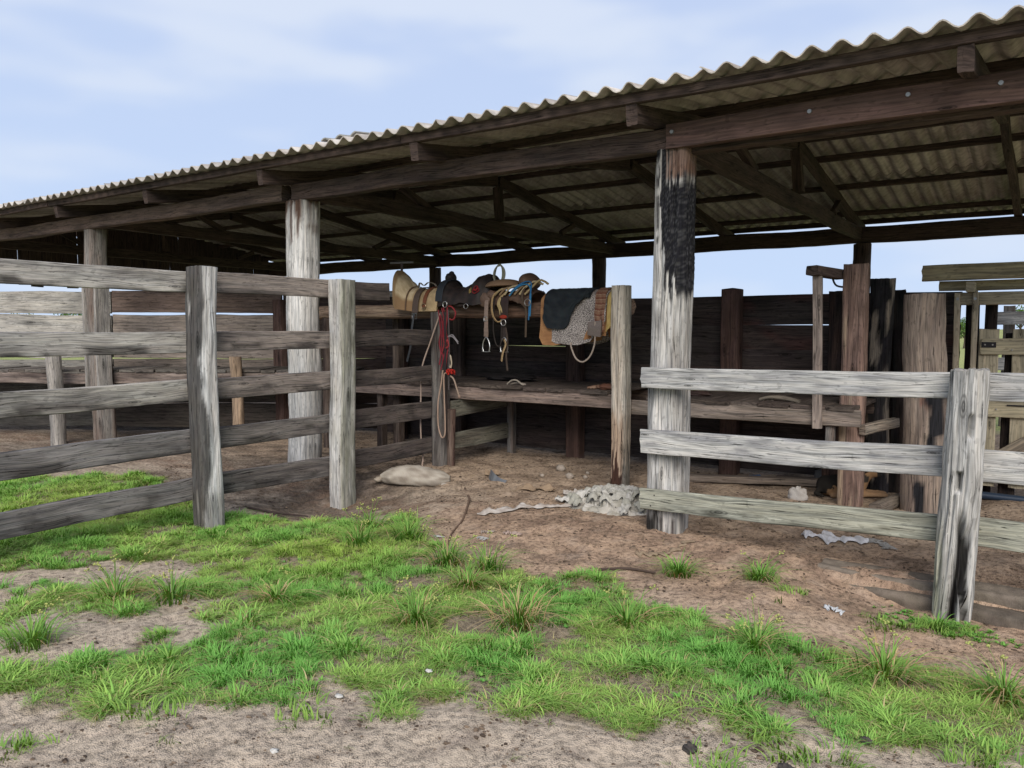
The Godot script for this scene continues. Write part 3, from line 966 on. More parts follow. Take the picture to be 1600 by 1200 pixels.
func make_front_fence() -> void:
	var f := thing("rail_fence", "low three rail fence of bleached silver boards in front of the shed", "fence", Vector3(1.0, 0, 0.25))
	var post := timber(f, "post", Vector3(2.060, -0.5, 0.50), Vector3(2.095, 1.355, 0.47), 0.205, 0.20, {"mat": "rough_wood", "c1": Color(0.52, 0.51, 0.49), "c2": Color(0.36, 0.345, 0.32), "round": true, "m": 21, "ns": 150, "wob": 0.016, "crack": 0.016, "ragged": 0.012,
		"shape": func(t: float, q: Vector2) -> Vector2:
			# a hollow split that runs up the lower front, and a knot hole above it
			var y := t * 1.855 - 0.5
			var front := smoothstep(0.0, 0.06, q.y)
			var split := front * smoothstep(0.030, 0.006, absf(q.x - 0.012 - 0.02 * sin(y * 5.0))) * smoothstep(0.56, 0.40, y)
			var split2 := front * smoothstep(0.022, 0.005, absf(q.x - 0.062 + 0.01 * sin(y * 9.0))) * smoothstep(0.48, 0.30, y)
			var hole := front * smoothstep(0.018, 0.006, absf(q.x - 0.0)) * smoothstep(0.06, 0.045, absf(y - 0.70))
			var hole2 := front * smoothstep(0.016, 0.006, absf(q.x - 0.045)) * smoothstep(0.075, 0.05, absf(y - 1.03))
			return q - q.normalized() * 0.075 * clampf(split + split2 * 0.8 + hole + hole2 * 0.6, 0, 1),
		"stain": func(t: float, q: Vector2, c: Color, l: float) -> Color:
			var y := l - 0.5
			var e := nz.get_noise_2d(l * 2.0, q.x * 20.0) * 0.25
			var front := smoothstep(-0.02, 0.04, q.y)
			# rotted black wood inside the splits
			var r := front * smoothstep(0.030, 0.010, absf(q.x - 0.012 - 0.02 * sin(y * 5.0))) * smoothstep(0.50, 0.34, y + e * 0.4)
			r += front * smoothstep(0.024, 0.008, absf(q.x - 0.062 + 0.01 * sin(y * 9.0))) * smoothstep(0.45, 0.25, y + e * 0.4)
			c = c.lerp(Color(0.020, 0.017, 0.016), clampf(r * 1.4, 0, 1) * 0.95)
			return c.lerp(Color(0.36, 0.37, 0.24), 0.6 * smoothstep(-0.03, -0.08, q.x + e * 0.1) * smoothstep(0.5, 0.1, y + e))})
	post.set_meta("label", "bleached split post with black rotten cracks")
	timber(f, "post", Vector3(4.3, -0.5, 0.58), Vector3(4.3, 1.33, 0.56), 0.2, 0.2, {"mat": "rough_wood", "c1": GREY, "c2": GREY_WARM, "round": true})
	var spec := [[0.347, 0.179, 0.452, 0.290], [0.817, 0.626, 0.870, 0.690], [1.294, 1.141, 1.330, 1.172]]
	for r in 3:
		var a: Array = spec[r]
		var y0: float = (a[0] + a[1]) * 0.5
		var y1: float = (a[2] + a[3]) * 0.5
		var h: float = (a[0] - a[1] + a[2] - a[3]) * 0.5
		var c1 := Color(0.53, 0.52, 0.495)
		var c2 := Color(0.36, 0.36, 0.36)
		if r == 0: c1 = Color(0.44, 0.44, 0.36); c2 = Color(0.29, 0.29, 0.235)
		if r == 1: c1 = Color(0.56, 0.55, 0.525); c2 = Color(0.38, 0.375, 0.37)
		timber(f, "rail", Vector3(-0.115, y0, 0.178), Vector3(2.085, y1 + 0.002, 0.335), 0.045, h, {"mat": "rough_wood", "c1": c1, "c2": c2, "m": 6, "ns": 70, "wob": 0.004, "r": 0.006, "crack": 0.003, "bow": Vector2(0, -0.008),
			"stain": func(t: float, q: Vector2, c: Color, l: float) -> Color:
				var e := nz.get_noise_2d(l * 2.0 + r * 13.0, q.y * 24.0)
				if r == 0: return c.lerp(Color(0.10, 0.095, 0.07), 0.75 * smoothstep(0.1, 0.45, e * 0.8 - q.y * 6.0 - 0.25))
				return c.lerp(Color(0.25, 0.25, 0.265), 0.7 * smoothstep(0.12, 0.5, e + (q.y * 3.0 if r == 1 else 0.0)))})
		timber(f, "rail", Vector3(2.09, y1 + 0.002, 0.335), Vector3(4.35, y1 + 0.03, 0.46), 0.045, h * 1.05, {"mat": "rough_wood", "c1": c1, "c2": c2, "m": 6, "ns": 50, "wob": 0.004, "r": 0.006, "crack": 0.003})
	# nails
	for r in 3:
		var a: Array = spec[r]
		for k in 2:
			var nl := lump(Vector3.ZERO, Vector3(0.006, 0.006, 0.003), 0.1, 1.0, Color(0.06, 0.05, 0.045), Color(0.05, 0.04, 0.04), 4, 8)
			part(f, "nail", nl, M.iron, Vector3(-0.02 + 0.03 * k, (a[0] + a[1]) * 0.5 + (0.045 if k else -0.04), 0.208) - f.position)


# ---------------------------------------------------------------- plank walls
func make_back_wall() -> void:
	var w := thing("plank_wall", "dark brown wall of broad horizontal planks behind the long bench", "wall", Vector3(-2.4, 0, -2.75))
	var rows := [[0.06, 0.363], [0.363, 0.705], [0.705, 0.978], [0.978, 1.167], [1.167, 1.373], [1.373, 1.625], [1.625, 1.94]]
	for i in rows.size():
		var r: Array = rows[i]
		var cuts := [-5.6, -2.34, -0.37, 1.78]
		for k in 3:
			var g := 0.0
			if i == 5 and k == 0: g = 0.0
			if i == 4 and k == 0: g = -0.010
			if i == 6 and k == 2: g = 0.010
			var y0: float = r[0] - 0.004 + maxf(0.0, g)
			var y1: float = r[1] + 0.004 + minf(0.0, g)
			var tilt := rng.randf_range(-0.0015, 0.0015)
			var c1 := Color(0.115, 0.083, 0.073).lerp(Color(0.065, 0.056, 0.054), rng.randf())
			timber(w, "plank", Vector3(cuts[k] + 0.006, (y0 + y1) * 0.5 - tilt, -2.75), Vector3(cuts[k + 1] - 0.006, (y0 + y1) * 0.5 + tilt, -2.75), 0.04 + 0.008 * (i % 2), y1 - y0, {"mat": "wood", "c1": c1, "c2": c1 * 0.6, "m": 2, "ns": 18, "wob": 0.003, "r": 0.005,
				"stain": func(t: float, q: Vector2, c: Color, l: float) -> Color:
					if k == 2 and i >= 5: return c.lerp(Color(0.13, 0.06, 0.052), 0.6 * smoothstep(0.05, 0.35, nz.get_noise_2d(l * 1.2 + i * 4.0, q.y * 6.0)))
					return c})
	timber(w, "post", Vector3(-2.33, -0.25, -2.63), Vector3(-2.33, 1.93, -2.63), 0.19, 0.17, {"mat": "sawn", "c1": DARK_RED * 1.2, "c2": DARK, "wob": 0.006, "m": 2})
	timber(w, "post", Vector3(-0.37, -0.25, -2.62), Vector3(-0.375, 2.01, -2.62), 0.20, 0.18, {"mat": "sawn", "c1": Color(0.125, 0.075, 0.065), "c2": DARK_RED * 0.8, "wob": 0.006, "m": 2, "r": 0.03, "dome": 0.02})
	timber(w, "post", Vector3(-5.2, -0.25, -2.62), Vector3(-5.2, 1.95, -2.62), 0.17, 0.15, {"mat": "sawn", "c1": DARK_RED, "c2": DARK, "wob": 0.006, "m": 1})
	timber(w, "post", Vector3(-4.15, -0.25, -2.63), Vector3(-4.15, 1.85, -2.63), 0.14, 0.13, {"mat": "sawn", "c1": Color(0.11, 0.085, 0.075), "c2": DARK, "wob": 0.006, "m": 1})


func make_bench() -> void:
	var b := thing("feed_bench", "long waist high slatted bench of worn planks along the dark wall", "bench", Vector3(-1.8, 0, -2.0))
	timber(b, "front_board", Vector3(-5.15, 0.835, -1.52), Vector3(-1.22, 0.835, -1.52), 0.05, 0.145, {"mat": "wood", "c1": Color(0.365, 0.281, 0.238), "c2": Color(0.196, 0.150, 0.128), "m": 2, "wob": 0.005, "r": 0.008})
	timber(b, "front_board", Vector3(-1.16, 0.805, -1.40), Vector3(1.17, 0.822, -1.44), 0.05, 0.145, {"mat": "rough_wood", "c1": Color(0.348, 0.289, 0.246), "c2": Color(0.196, 0.162, 0.136), "m": 3, "wob": 0.008, "r": 0.008})
	timber(b, "back_board", Vector3(-5.15, 0.83, -2.50), Vector3(1.1, 0.82, -2.50), 0.05, 0.12, {"c1": OLD_BROWN, "c2": DARK, "wob": 0.004})
	var x := -5.1
	while x < 0.95:
		var pw := rng.randf_range(0.20, 0.33)
		if x + pw > 1.12: pw = 1.12 - x
		var c1 := Color(0.20, 0.160, 0.135).lerp(Color(0.13, 0.10, 0.085), rng.randf())
		var front := -1.47 if x < -1.2 else -1.39
		var yb := 0.928 if x < -1.2 else 0.897
		if absf(x + pw * 0.5 + 1.1) > 0.22:
			timber(b, "slat", Vector3(x + pw * 0.5, yb + rng.randf_range(-0.001, 0.006), front + rng.randf_range(-0.02, 0.03)), Vector3(x + pw * 0.5 + rng.randf_range(-0.01, 0.01), yb, -2.66), pw - rng.randf_range(0.005, 0.014), 0.036, {"mat": "wood", "c1": c1, "c2": c1 * 0.6, "ns": 10, "wob": 0.004, "r": 0.007})
		x += pw
	timber(b, "support", Vector3(0.92, 0.6, -1.48), Vector3(0.92, 0.745, -1.48), 0.07, 0.07, {"c1": GREY_DIM, "c2": OLD_BROWN})
	timber(b, "support", Vector3(-4.6, -0.2, -1.6), Vector3(-4.6, 0.76, -1.6), 0.1, 0.1, {"c1": OLD_BROWN, "c2": DARK})


# the second wall and bench, at an angle to the shed, seen through the corral fence
func make_left_yard() -> void:
	var w := thing("corral_wall", "grey plank wall with light showing between boards behind the corral fence", "wall", Vector3(-8.4, 0, -1.4))
	var A := Vector3(-11.9, 0, 0.81)
	var B := Vector3(-5.12, 0, -3.59)
	var d := (B - A).normalized()
	var sd := d.cross(Vector3.UP)          # towards the viewer
	var L := A.distance_to(B)
	var rows := [[0.06, 0.425], [0.445, 0.775], [0.795, 1.115], [1.135, 1.465], [1.48, 1.80], [1.825, 2.16]]
	var cuts := [0.0, 2.9, 5.55, L]
	for i in rows.size():
		for k in 3:
			var r: Array = rows[i]
			var y0: float = r[0] + rng.randf_range(-0.004, 0.004)
			var y1: float = r[1] + rng.randf_range(-0.004, 0.004)
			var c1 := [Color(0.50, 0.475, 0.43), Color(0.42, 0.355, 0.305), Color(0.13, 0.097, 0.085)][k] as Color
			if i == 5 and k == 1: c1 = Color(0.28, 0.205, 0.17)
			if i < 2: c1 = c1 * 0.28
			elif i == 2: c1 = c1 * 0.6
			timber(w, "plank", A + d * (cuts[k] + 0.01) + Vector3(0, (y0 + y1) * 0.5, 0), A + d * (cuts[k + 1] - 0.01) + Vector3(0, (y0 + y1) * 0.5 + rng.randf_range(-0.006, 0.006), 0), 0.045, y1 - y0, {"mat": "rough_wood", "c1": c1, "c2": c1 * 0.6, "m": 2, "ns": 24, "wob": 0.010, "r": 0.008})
	for q in [[5.55, 0.20, Color(0.16, 0.10, 0.085), 2.02], [2.72, 0.18, GREY_WARM, 1.9], [0.3, 0.2, GREY_WARM, 2.0], [7.3, 0.16, OLD_BROWN, 1.8], [7.85, 0.1, GREY_DIM, 1.75]]:
		var at: Vector3 = A + d * float(q[0]) + sd * 0.12
		timber(w, "post", at + Vector3(0, -0.3, 0), at + Vector3(0, q[3], 0), q[1], 0.15, {"mat": "rough_wood", "c1": q[2], "c2": (q[2] as Color) * 0.6, "wob": 0.009, "m": 2})
	var b := thing("yard_bench", "weathered slatted bench on stump legs along the angled plank wall", "bench", Vector3(-8.0, 0, -0.5))
	var a0 := A + d * 0.2 + sd * 1.08
	var b0 := A + d * 6.9 + sd * 1.16
	timber(b, "front_board", a0 + Vector3(0, 0.90, 0), b0 + Vector3(0, 0.895, 0), 0.05, 0.15, {"mat": "rough_wood", "c1": Color(0.30, 0.245, 0.215), "c2": Color(0.10, 0.078, 0.07), "m": 2, "ns": 50, "wob": 0.012, "r": 0.008})
	var run := 0.0
	var bl := a0.distance_to(b0)
	var bd := (b0 - a0).normalized()
	while run < bl - 0.2:
		var pw := rng.randf_range(0.2, 0.3)
		var c := a0 + bd * (run + pw * 0.5) + Vector3(0, 0.995, 0)
		var c1 := Color(0.27, 0.25, 0.225).lerp(Color(0.15, 0.13, 0.115), rng.randf())
		timber(b, "slat", c + sd * (0.03 + rng.randf_range(-0.02, 0.02)), c - sd * 0.92, pw - 0.012, 0.038, {"mat": "rough_wood", "c1": c1, "c2": c1 * 0.6, "ns": 6, "wob": 0.006})
		run += pw
	for q in [[-8.753, 0.398, 0.19, GREY_WARM, 1.22], [-6.80, -1.08, 0.15, TAN, 1.2], [-10.2, 1.35, 0.18, GREY_WARM, 1.1]]:
		timber(b, "leg", Vector3(q[0], -0.2, q[1] + 0.06), Vector3(q[0], q[4], q[1] + 0.06), q[2], q[2], {"mat": "rough_wood", "c1": q[3], "c2": (q[3] as Color) * 0.6, "round": true, "m": 2, "ns": 24, "wob": 0.012})
	# slim pale post between the big slab post and the corral post
	var pp := timber(self, "slim_post", Vector3(-3.92, -0.2, -0.35), Vector3(-3.92, 1.86, -0.35), 0.09, 0.09, {"mat": "rough_wood", "c1": TAN, "c2": TAN * 0.6, "round": true, "m": 2, "wob": 0.01})
	tag(pp, "slim pale tan post just behind the corral fence corner post", "post")


func make_right_posts() -> void:
	var p := timber(self, "timber_post", Vector3(1.045, -0.3, -1.75), Vector3(1.03, 2.16, -1.75), 0.20, 0.19, {"mat": "rough_wood", "c1": Color(0.409, 0.275, 0.220), "c2": Color(0.209, 0.138, 0.114), "m": 5, "ns": 60, "wob": 0.009, "r": 0.035, "crack": 0.006,
		"stain": func(t: float, q: Vector2, c: Color, l: float) -> Color:
			var e := nz.get_noise_2d(l * 0.9 + 3.0, q.x * 10.0)
			return c.lerp(Color(0.44, 0.33, 0.24), smoothstep(0.02, 0.3, e - q.x * 3.0 - 0.1 - maxf(0.0, l - 1.3) * 0.5))})
	tag(p, "reddish brown square post at the right end of the bench", "post")
	p = timber(self, "timber_post", Vector3(1.12, -0.3, -2.56), Vector3(1.105, 2.07, -2.56), 0.21, 0.2, {"mat": "rough_wood", "c1": Color(0.061, 0.055, 0.057), "c2": SOOT, "round": true, "m": 4, "ns": 50, "wob": 0.013, "crack": 0.008,
		"stain": func(t: float, q: Vector2, c: Color, l: float) -> Color:
			var e := nz.get_noise_2d(l * 1.1 + 30.0, q.x * 9.0)
			return c.lerp(Color(0.36, 0.30, 0.24), smoothstep(0.28, 0.4, e))})
	tag(p, "charred black round post with pale streaks beside the brown post", "post")
	p = timber(self, "timber_post", Vector3(1.62, -0.3, -1.82), Vector3(1.58, 1.885, -1.85), 0.34, 0.22, {"mat": "rough_wood", "c1": Color(0.374, 0.300, 0.243), "c2": Color(0.227, 0.175, 0.147), "m": 7, "ns": 70, "wob": 0.014, "r": 0.1, "crack": 0.006,
		"stain": func(t: float, q: Vector2, c: Color, l: float) -> Color:
			var e := nz.get_noise_2d(l * 1.3 + 9.0, q.x * 5.0)
			var y := l - 0.3
			c = c.lerp(Color(0.215, 0.10, 0.075), 0.75 * smoothstep(0.1, 0.3, e + 0.15 - absf(q.x - 0.08) * 3.0 - absf(y - 0.65) * 0.35))
			return c.lerp(Color(0.03, 0.03, 0.032), smoothstep(0.16, 0.26, e * 0.7 + (0.28 - absf(q.x - 0.14 + (1.0 - y) * 0.17) * 3.2) - smoothstep(1.0, 1.4, y)))})
	tag(p, "very wide grey brown slab post with rounded top", "post")
	p = timber(self, "timber_post", Vector3(1.285, -0.3, -2.63), Vector3(1.275, 1.96, -2.63), 0.11, 0.12, {"mat": "rough_wood", "c1": DARK, "c2": SOOT, "wob": 0.012})
	tag(p, "narrow dark post between the charred round post and the wide slab post", "post")
	# hitching frame: a slim upright on the bench with a short bar running back to the wall
	var h := thing("upright_frame", "slim upright with a short dark bar on top standing at the bench edge", "frame", Vector3(0.82, 0.73, -1.37))
	timber(h, "upright", Vector3(0.835, 0.72, -1.37), Vector3(0.80, 2.06, -1.37), 0.078, 0.05, {"mat": "wood", "c1": Color(0.434, 0.359, 0.308), "c2": Color(0.260, 0.208, 0.179), "wob": 0.003})
	timber(h, "top_bar", Vector3(0.775, 2.095, -1.28), Vector3(0.905, 2.075, -1.80), 0.11, 0.085, {"mat": "wood", "c1": Color(0.174, 0.125, 0.108), "c2": DARK, "wob": 0.005})
	var bd := timber(self, "wide_board", Vector3(0.73, -0.05, -2.42), Vector3(0.72, 1.96, -2.52), 0.16, 0.05, {"mat": "rough_wood", "c1": DARK_RED * 0.9, "c2": SOOT, "m": 3, "wob": 0.008})
	tag(bd, "dark upright board with white specks leaning behind the brown post", "board")
	var sr := thing("short_rail", "short grey rail sticking out beside the brown post", "rail", Vector3(1.3, 0.8, -1.8))
	timber(sr, "rail", Vector3(1.15, 0.70, -1.62), Vector3(1.34, 0.73, -2.2), 0.06, 0.085, {"mat": "wood", "c1": Color(0.470, 0.400, 0.325), "c2": OLD_BROWN})
	# iron hook at the top of the brown post
	var hk := Soup.new()
	tube_into(hk, smooth_line([Vector3(0.95, 1.96, -1.72), Vector3(0.88, 1.98, -1.70), Vector3(0.85, 2.06, -1.70), Vector3(0.88, 2.10, -1.70), Vector3(0.94, 2.09, -1.71)], 18), 0.009, 6, Color(0.05, 0.05, 0.055))
	single("iron_hook", hk.done(), M.iron, Vector3.ZERO, "small bent iron hook near the top of the brown post", "hook")


func make_gate() -> void:
	var g := thing("cattle_chute", "olive grey timber cattle chute with sliding gate at the right edge", "cattle chute", Vector3(2.3, 0, -2.6))
	var ol := {"mat": "sawn", "c1": Color(0.510, 0.432, 0.273), "c2": Color(0.330, 0.272, 0.176), "m": 2, "wob": 0.004, "r": 0.008}
	var gr := {"mat": "sawn", "c1": Color(0.660, 0.576, 0.414), "c2": Color(0.430, 0.374, 0.264), "m": 2, "wob": 0.004, "r": 0.006}
	timber(g, "top_beam", Vector3(1.46, 2.108, -2.60), Vector3(3.9, 2.13, -2.62), 0.09, 0.145, ol)
	timber(g, "top_beam", Vector3(1.58, 1.995, -2.80), Vector3(3.9, 2.005, -2.82), 0.09, 0.09, ol)
	timber(g, "cross_block", Vector3(1.86, 1.975, -2.50), Vector3(1.86, 1.975, -2.95), 0.07, 0.09, gr)
	timber(g, "head_rail", Vector3(1.735, 1.865, -2.66), Vector3(3.9, 1.872, -2.66), 0.06, 0.115, gr)
	for x in [1.765, 1.905]:
		timber(g, "guide_bar", Vector3(x, 0.05, -2.60), Vector3(x - 0.005, 1.922, -2.60), 0.048, 0.05, gr.merged({"c1": Color(0.540, 0.461, 0.352)}, true))
		var bolt := CylinderMesh.new()
		bolt.top_radius = 0.013; bolt.bottom_radius = 0.013; bolt.height = 0.014; bolt.radial_segments = 10
		var bo := part(g, "bolt", bolt, M.bolt, Vector3(x - 0.005, 1.865, -2.568) - g.position)
		bo.rotation.x = PI * 0.5
	timber(g, "gate_post", Vector3(1.86, -0.2, -2.90), Vector3(1.86, 1.93, -2.90), 0.11, 0.1, {"mat": "rough_wood", "c1": DARK, "c2": SOOT})
	timber(g, "gate_post", Vector3(2.20, -0.2, -2.78), Vector3(2.20, 1.55, -2.78), 0.13, 0.1, {"mat": "rough_wood", "c1": DARK, "c2": SOOT})
	timber(g, "gate_post", Vector3(2.02, -0.2, -2.86), Vector3(2.02, 1.90, -2.86), 0.10, 0.1, {"mat": "rough_wood", "c1": DARK, "c2": SOOT})
	# the sliding gate: upright boards with two rails and a brace
	var xs := [1.95, 2.235, 2.50, 2.78, 3.06]
	for i in xs.size():
		timber(g, "board", Vector3(xs[i] + 0.075, 0.14, -2.66), Vector3(xs[i] + 0.07, 1.585, -2.66), 0.155 if i == 0 else 0.2, 0.03, gr)
	for y in [1.428, 0.86, 0.26]:
		timber(g, "gate_rail", Vector3(1.96, y, -2.615), Vector3(3.3, y + 0.005, -2.615), 0.035, 0.147, gr.merged({"c1": Color(0.670, 0.586, 0.396)}, true))
	timber(g, "brace", Vector3(2.0, 0.30, -2.575), Vector3(2.75, 0.84, -2.575), 0.03, 0.15, {"mat": "sawn", "c1": Color(0.440, 0.365, 0.273), "c2": Color(0.280, 0.230, 0.176), "wob": 0.004})
	var pl := BoxMesh.new()
	pl.size = Vector3(0.115, 0.05, 0.008)
	part(g, "latch_plate", pl, dark_iron(), Vector3(2.02, 1.445, -2.593) - g.position)
	var pl2 := BoxMesh.new()
	pl2.size = Vector3(0.14, 0.012, 0.01)
	part(g, "latch_rod", pl2, dark_iron(), Vector3(2.25, 0.90, -2.592) - g.position)
	for q in [[1.99, 1.445], [2.05, 1.445], [2.0, 0.86], [2.1, 0.86], [2.2, 1.40]]:
		part(g, "bolt_head", lump(Vector3.ZERO, Vector3(0.008, 0.008, 0.004), 0, 1, Color(0.4, 0.39, 0.37), Color(0.4, 0.39, 0.37), 4, 8), M.iron, Vector3(q[0], q[1], -2.586) - g.position)
	# blue steel sill
	var sill := Soup.new()
	tube_into(sill, smooth_line([Vector3(1.9, 0.085, -2.45), Vector3(2.7, 0.075, -2.45), Vector3(3.9, 0.07, -2.45)], 10), 0.035, 10, Color(0.022, 0.036, 0.065))
	single("blue_pipe", sill.done(), M.plastic, Vector3.ZERO, "blue painted pipe lying low in front of the cattle chute", "pipe")
	# a pale fence standing out in the open beyond the chute
	var ff := thing("pale_fence", "pale grey two rail fence standing beyond the cattle chute", "fence", Vector3(3.6, 0, -9.2))
	for y in [1.02, 1.75]:
		timber(ff, "rail", Vector3(1.6, y, -9.0), Vector3(6.5, y + 0.02, -9.4), 0.05, 0.2, {"mat": "rough_wood", "c1": Color(0.780, 0.780, 0.780), "c2": GREY_DIM})
	for x in [1.9, 4.1, 6.2]:
		timber(ff, "post", Vector3(x, -0.2, -9.12 - 0.07 * x), Vector3(x, 1.95, -9.12 - 0.07 * x), 0.16, 0.16, {"mat": "rough_wood", "c1": GREY_DIM, "c2": OLD_BROWN})


func dark_iron() -> StandardMaterial3D:
	if not M.has("dark_iron"):
		var m := StandardMaterial3D.new()
		m.albedo_color = Color(0.16, 0.15, 0.16)
		m.roughness = 0.7
		m.metallic = 0.3
		M.dark_iron = m
	return M.dark_iron


func make_saddle_rail() -> void:
	var r := thing("saddle_rail", "round pale pole on posts carrying the saddles and blankets", "saddle rail", Vector3(-2.4, 0, -1.4))
	timber(r, "pole", Vector3(-5.6, 1.80, -1.42), Vector3(-0.98, 1.80, -1.42), 0.155, 0.165, {"mat": "rough_wood", "c1": TAN, "c2": Color(0.276, 0.186, 0.138), "round": true, "m": 3, "ns": 44, "wob": 0.009,
		"stain": func(t: float, q: Vector2, c: Color, l: float) -> Color: return c.lerp(Color(0.16, 0.09, 0.065), smoothstep(2.2, 2.6, l) * 0.75)})
	timber(r, "post", Vector3(-1.03, -0.3, -1.28), Vector3(-1.03, 2.015, -1.28), 0.165, 0.15, {"mat": "rough_wood", "c1": Color(0.720, 0.648, 0.552), "c2": Color(0.504, 0.432, 0.348), "m": 12, "ns": 120, "wob": 0.008, "r": 0.022, "crack": 0.004, "ragged": 0.002,
		"stain": func(t: float, q: Vector2, c: Color, l: float) -> Color:
			var y := l - 0.3
			var e := nz.get_noise_2d(l * 2.6 + 60.0, q.x * 30.0 + q.y * 30.0) * 0.45
			c = c.lerp(Color(0.58, 0.43, 0.31), smoothstep(0.95, 0.55, y + e * 0.6))
			c = c.lerp(Color(0.085, 0.045, 0.035), smoothstep(0.30, 0.22, y + e))
			return c.lerp(Color(0.33, 0.32, 0.27), smoothstep(0.05, 0.075, q.x) * 0.6)})
	timber(r, "post", Vector3(-5.4, -0.3, -1.42), Vector3(-5.4, 1.73, -1.42), 0.13, 0.13, {"mat": "rough_wood", "c1": OLD_BROWN, "c2": DARK, "round": true})


# ---------------------------------------------------------------- saddles, blankets and tack
func over(x: float, t: float, hw: float, top: float, bottom: float, power := 2.2) -> Vector3:
	return Vector3(x, top - (top - bottom) * pow(absf(t), power), -1.42 + hw * sin(t * PI * 0.5))


func curve(stops: Array, s: float) -> float:
	for i in range(1, stops.size()):
		if s <= stops[i][0]:
			var k: float = (s - stops[i - 1][0]) / maxf(1e-5, stops[i][0] - stops[i - 1][0])
			return lerpf(stops[i - 1][1], stops[i][1], k * k * (3.0 - 2.0 * k))
	return stops[-1][1]


func strap_over(x: float, hw: float, top: float, bottom: float, w: float, col: Color, lean := 0.0) -> ArrayMesh:
	var s := Soup.new()
	var pts := PackedVector3Array()
	for k in 25:
		var t := 1.0 - 2.0 * k / 24.0
		pts.append(over(x + lean * absf(t), t, hw, top, bottom))
	strap_into(s, pts, w, 0.008, Vector3.RIGHT, col)
	return s.done()


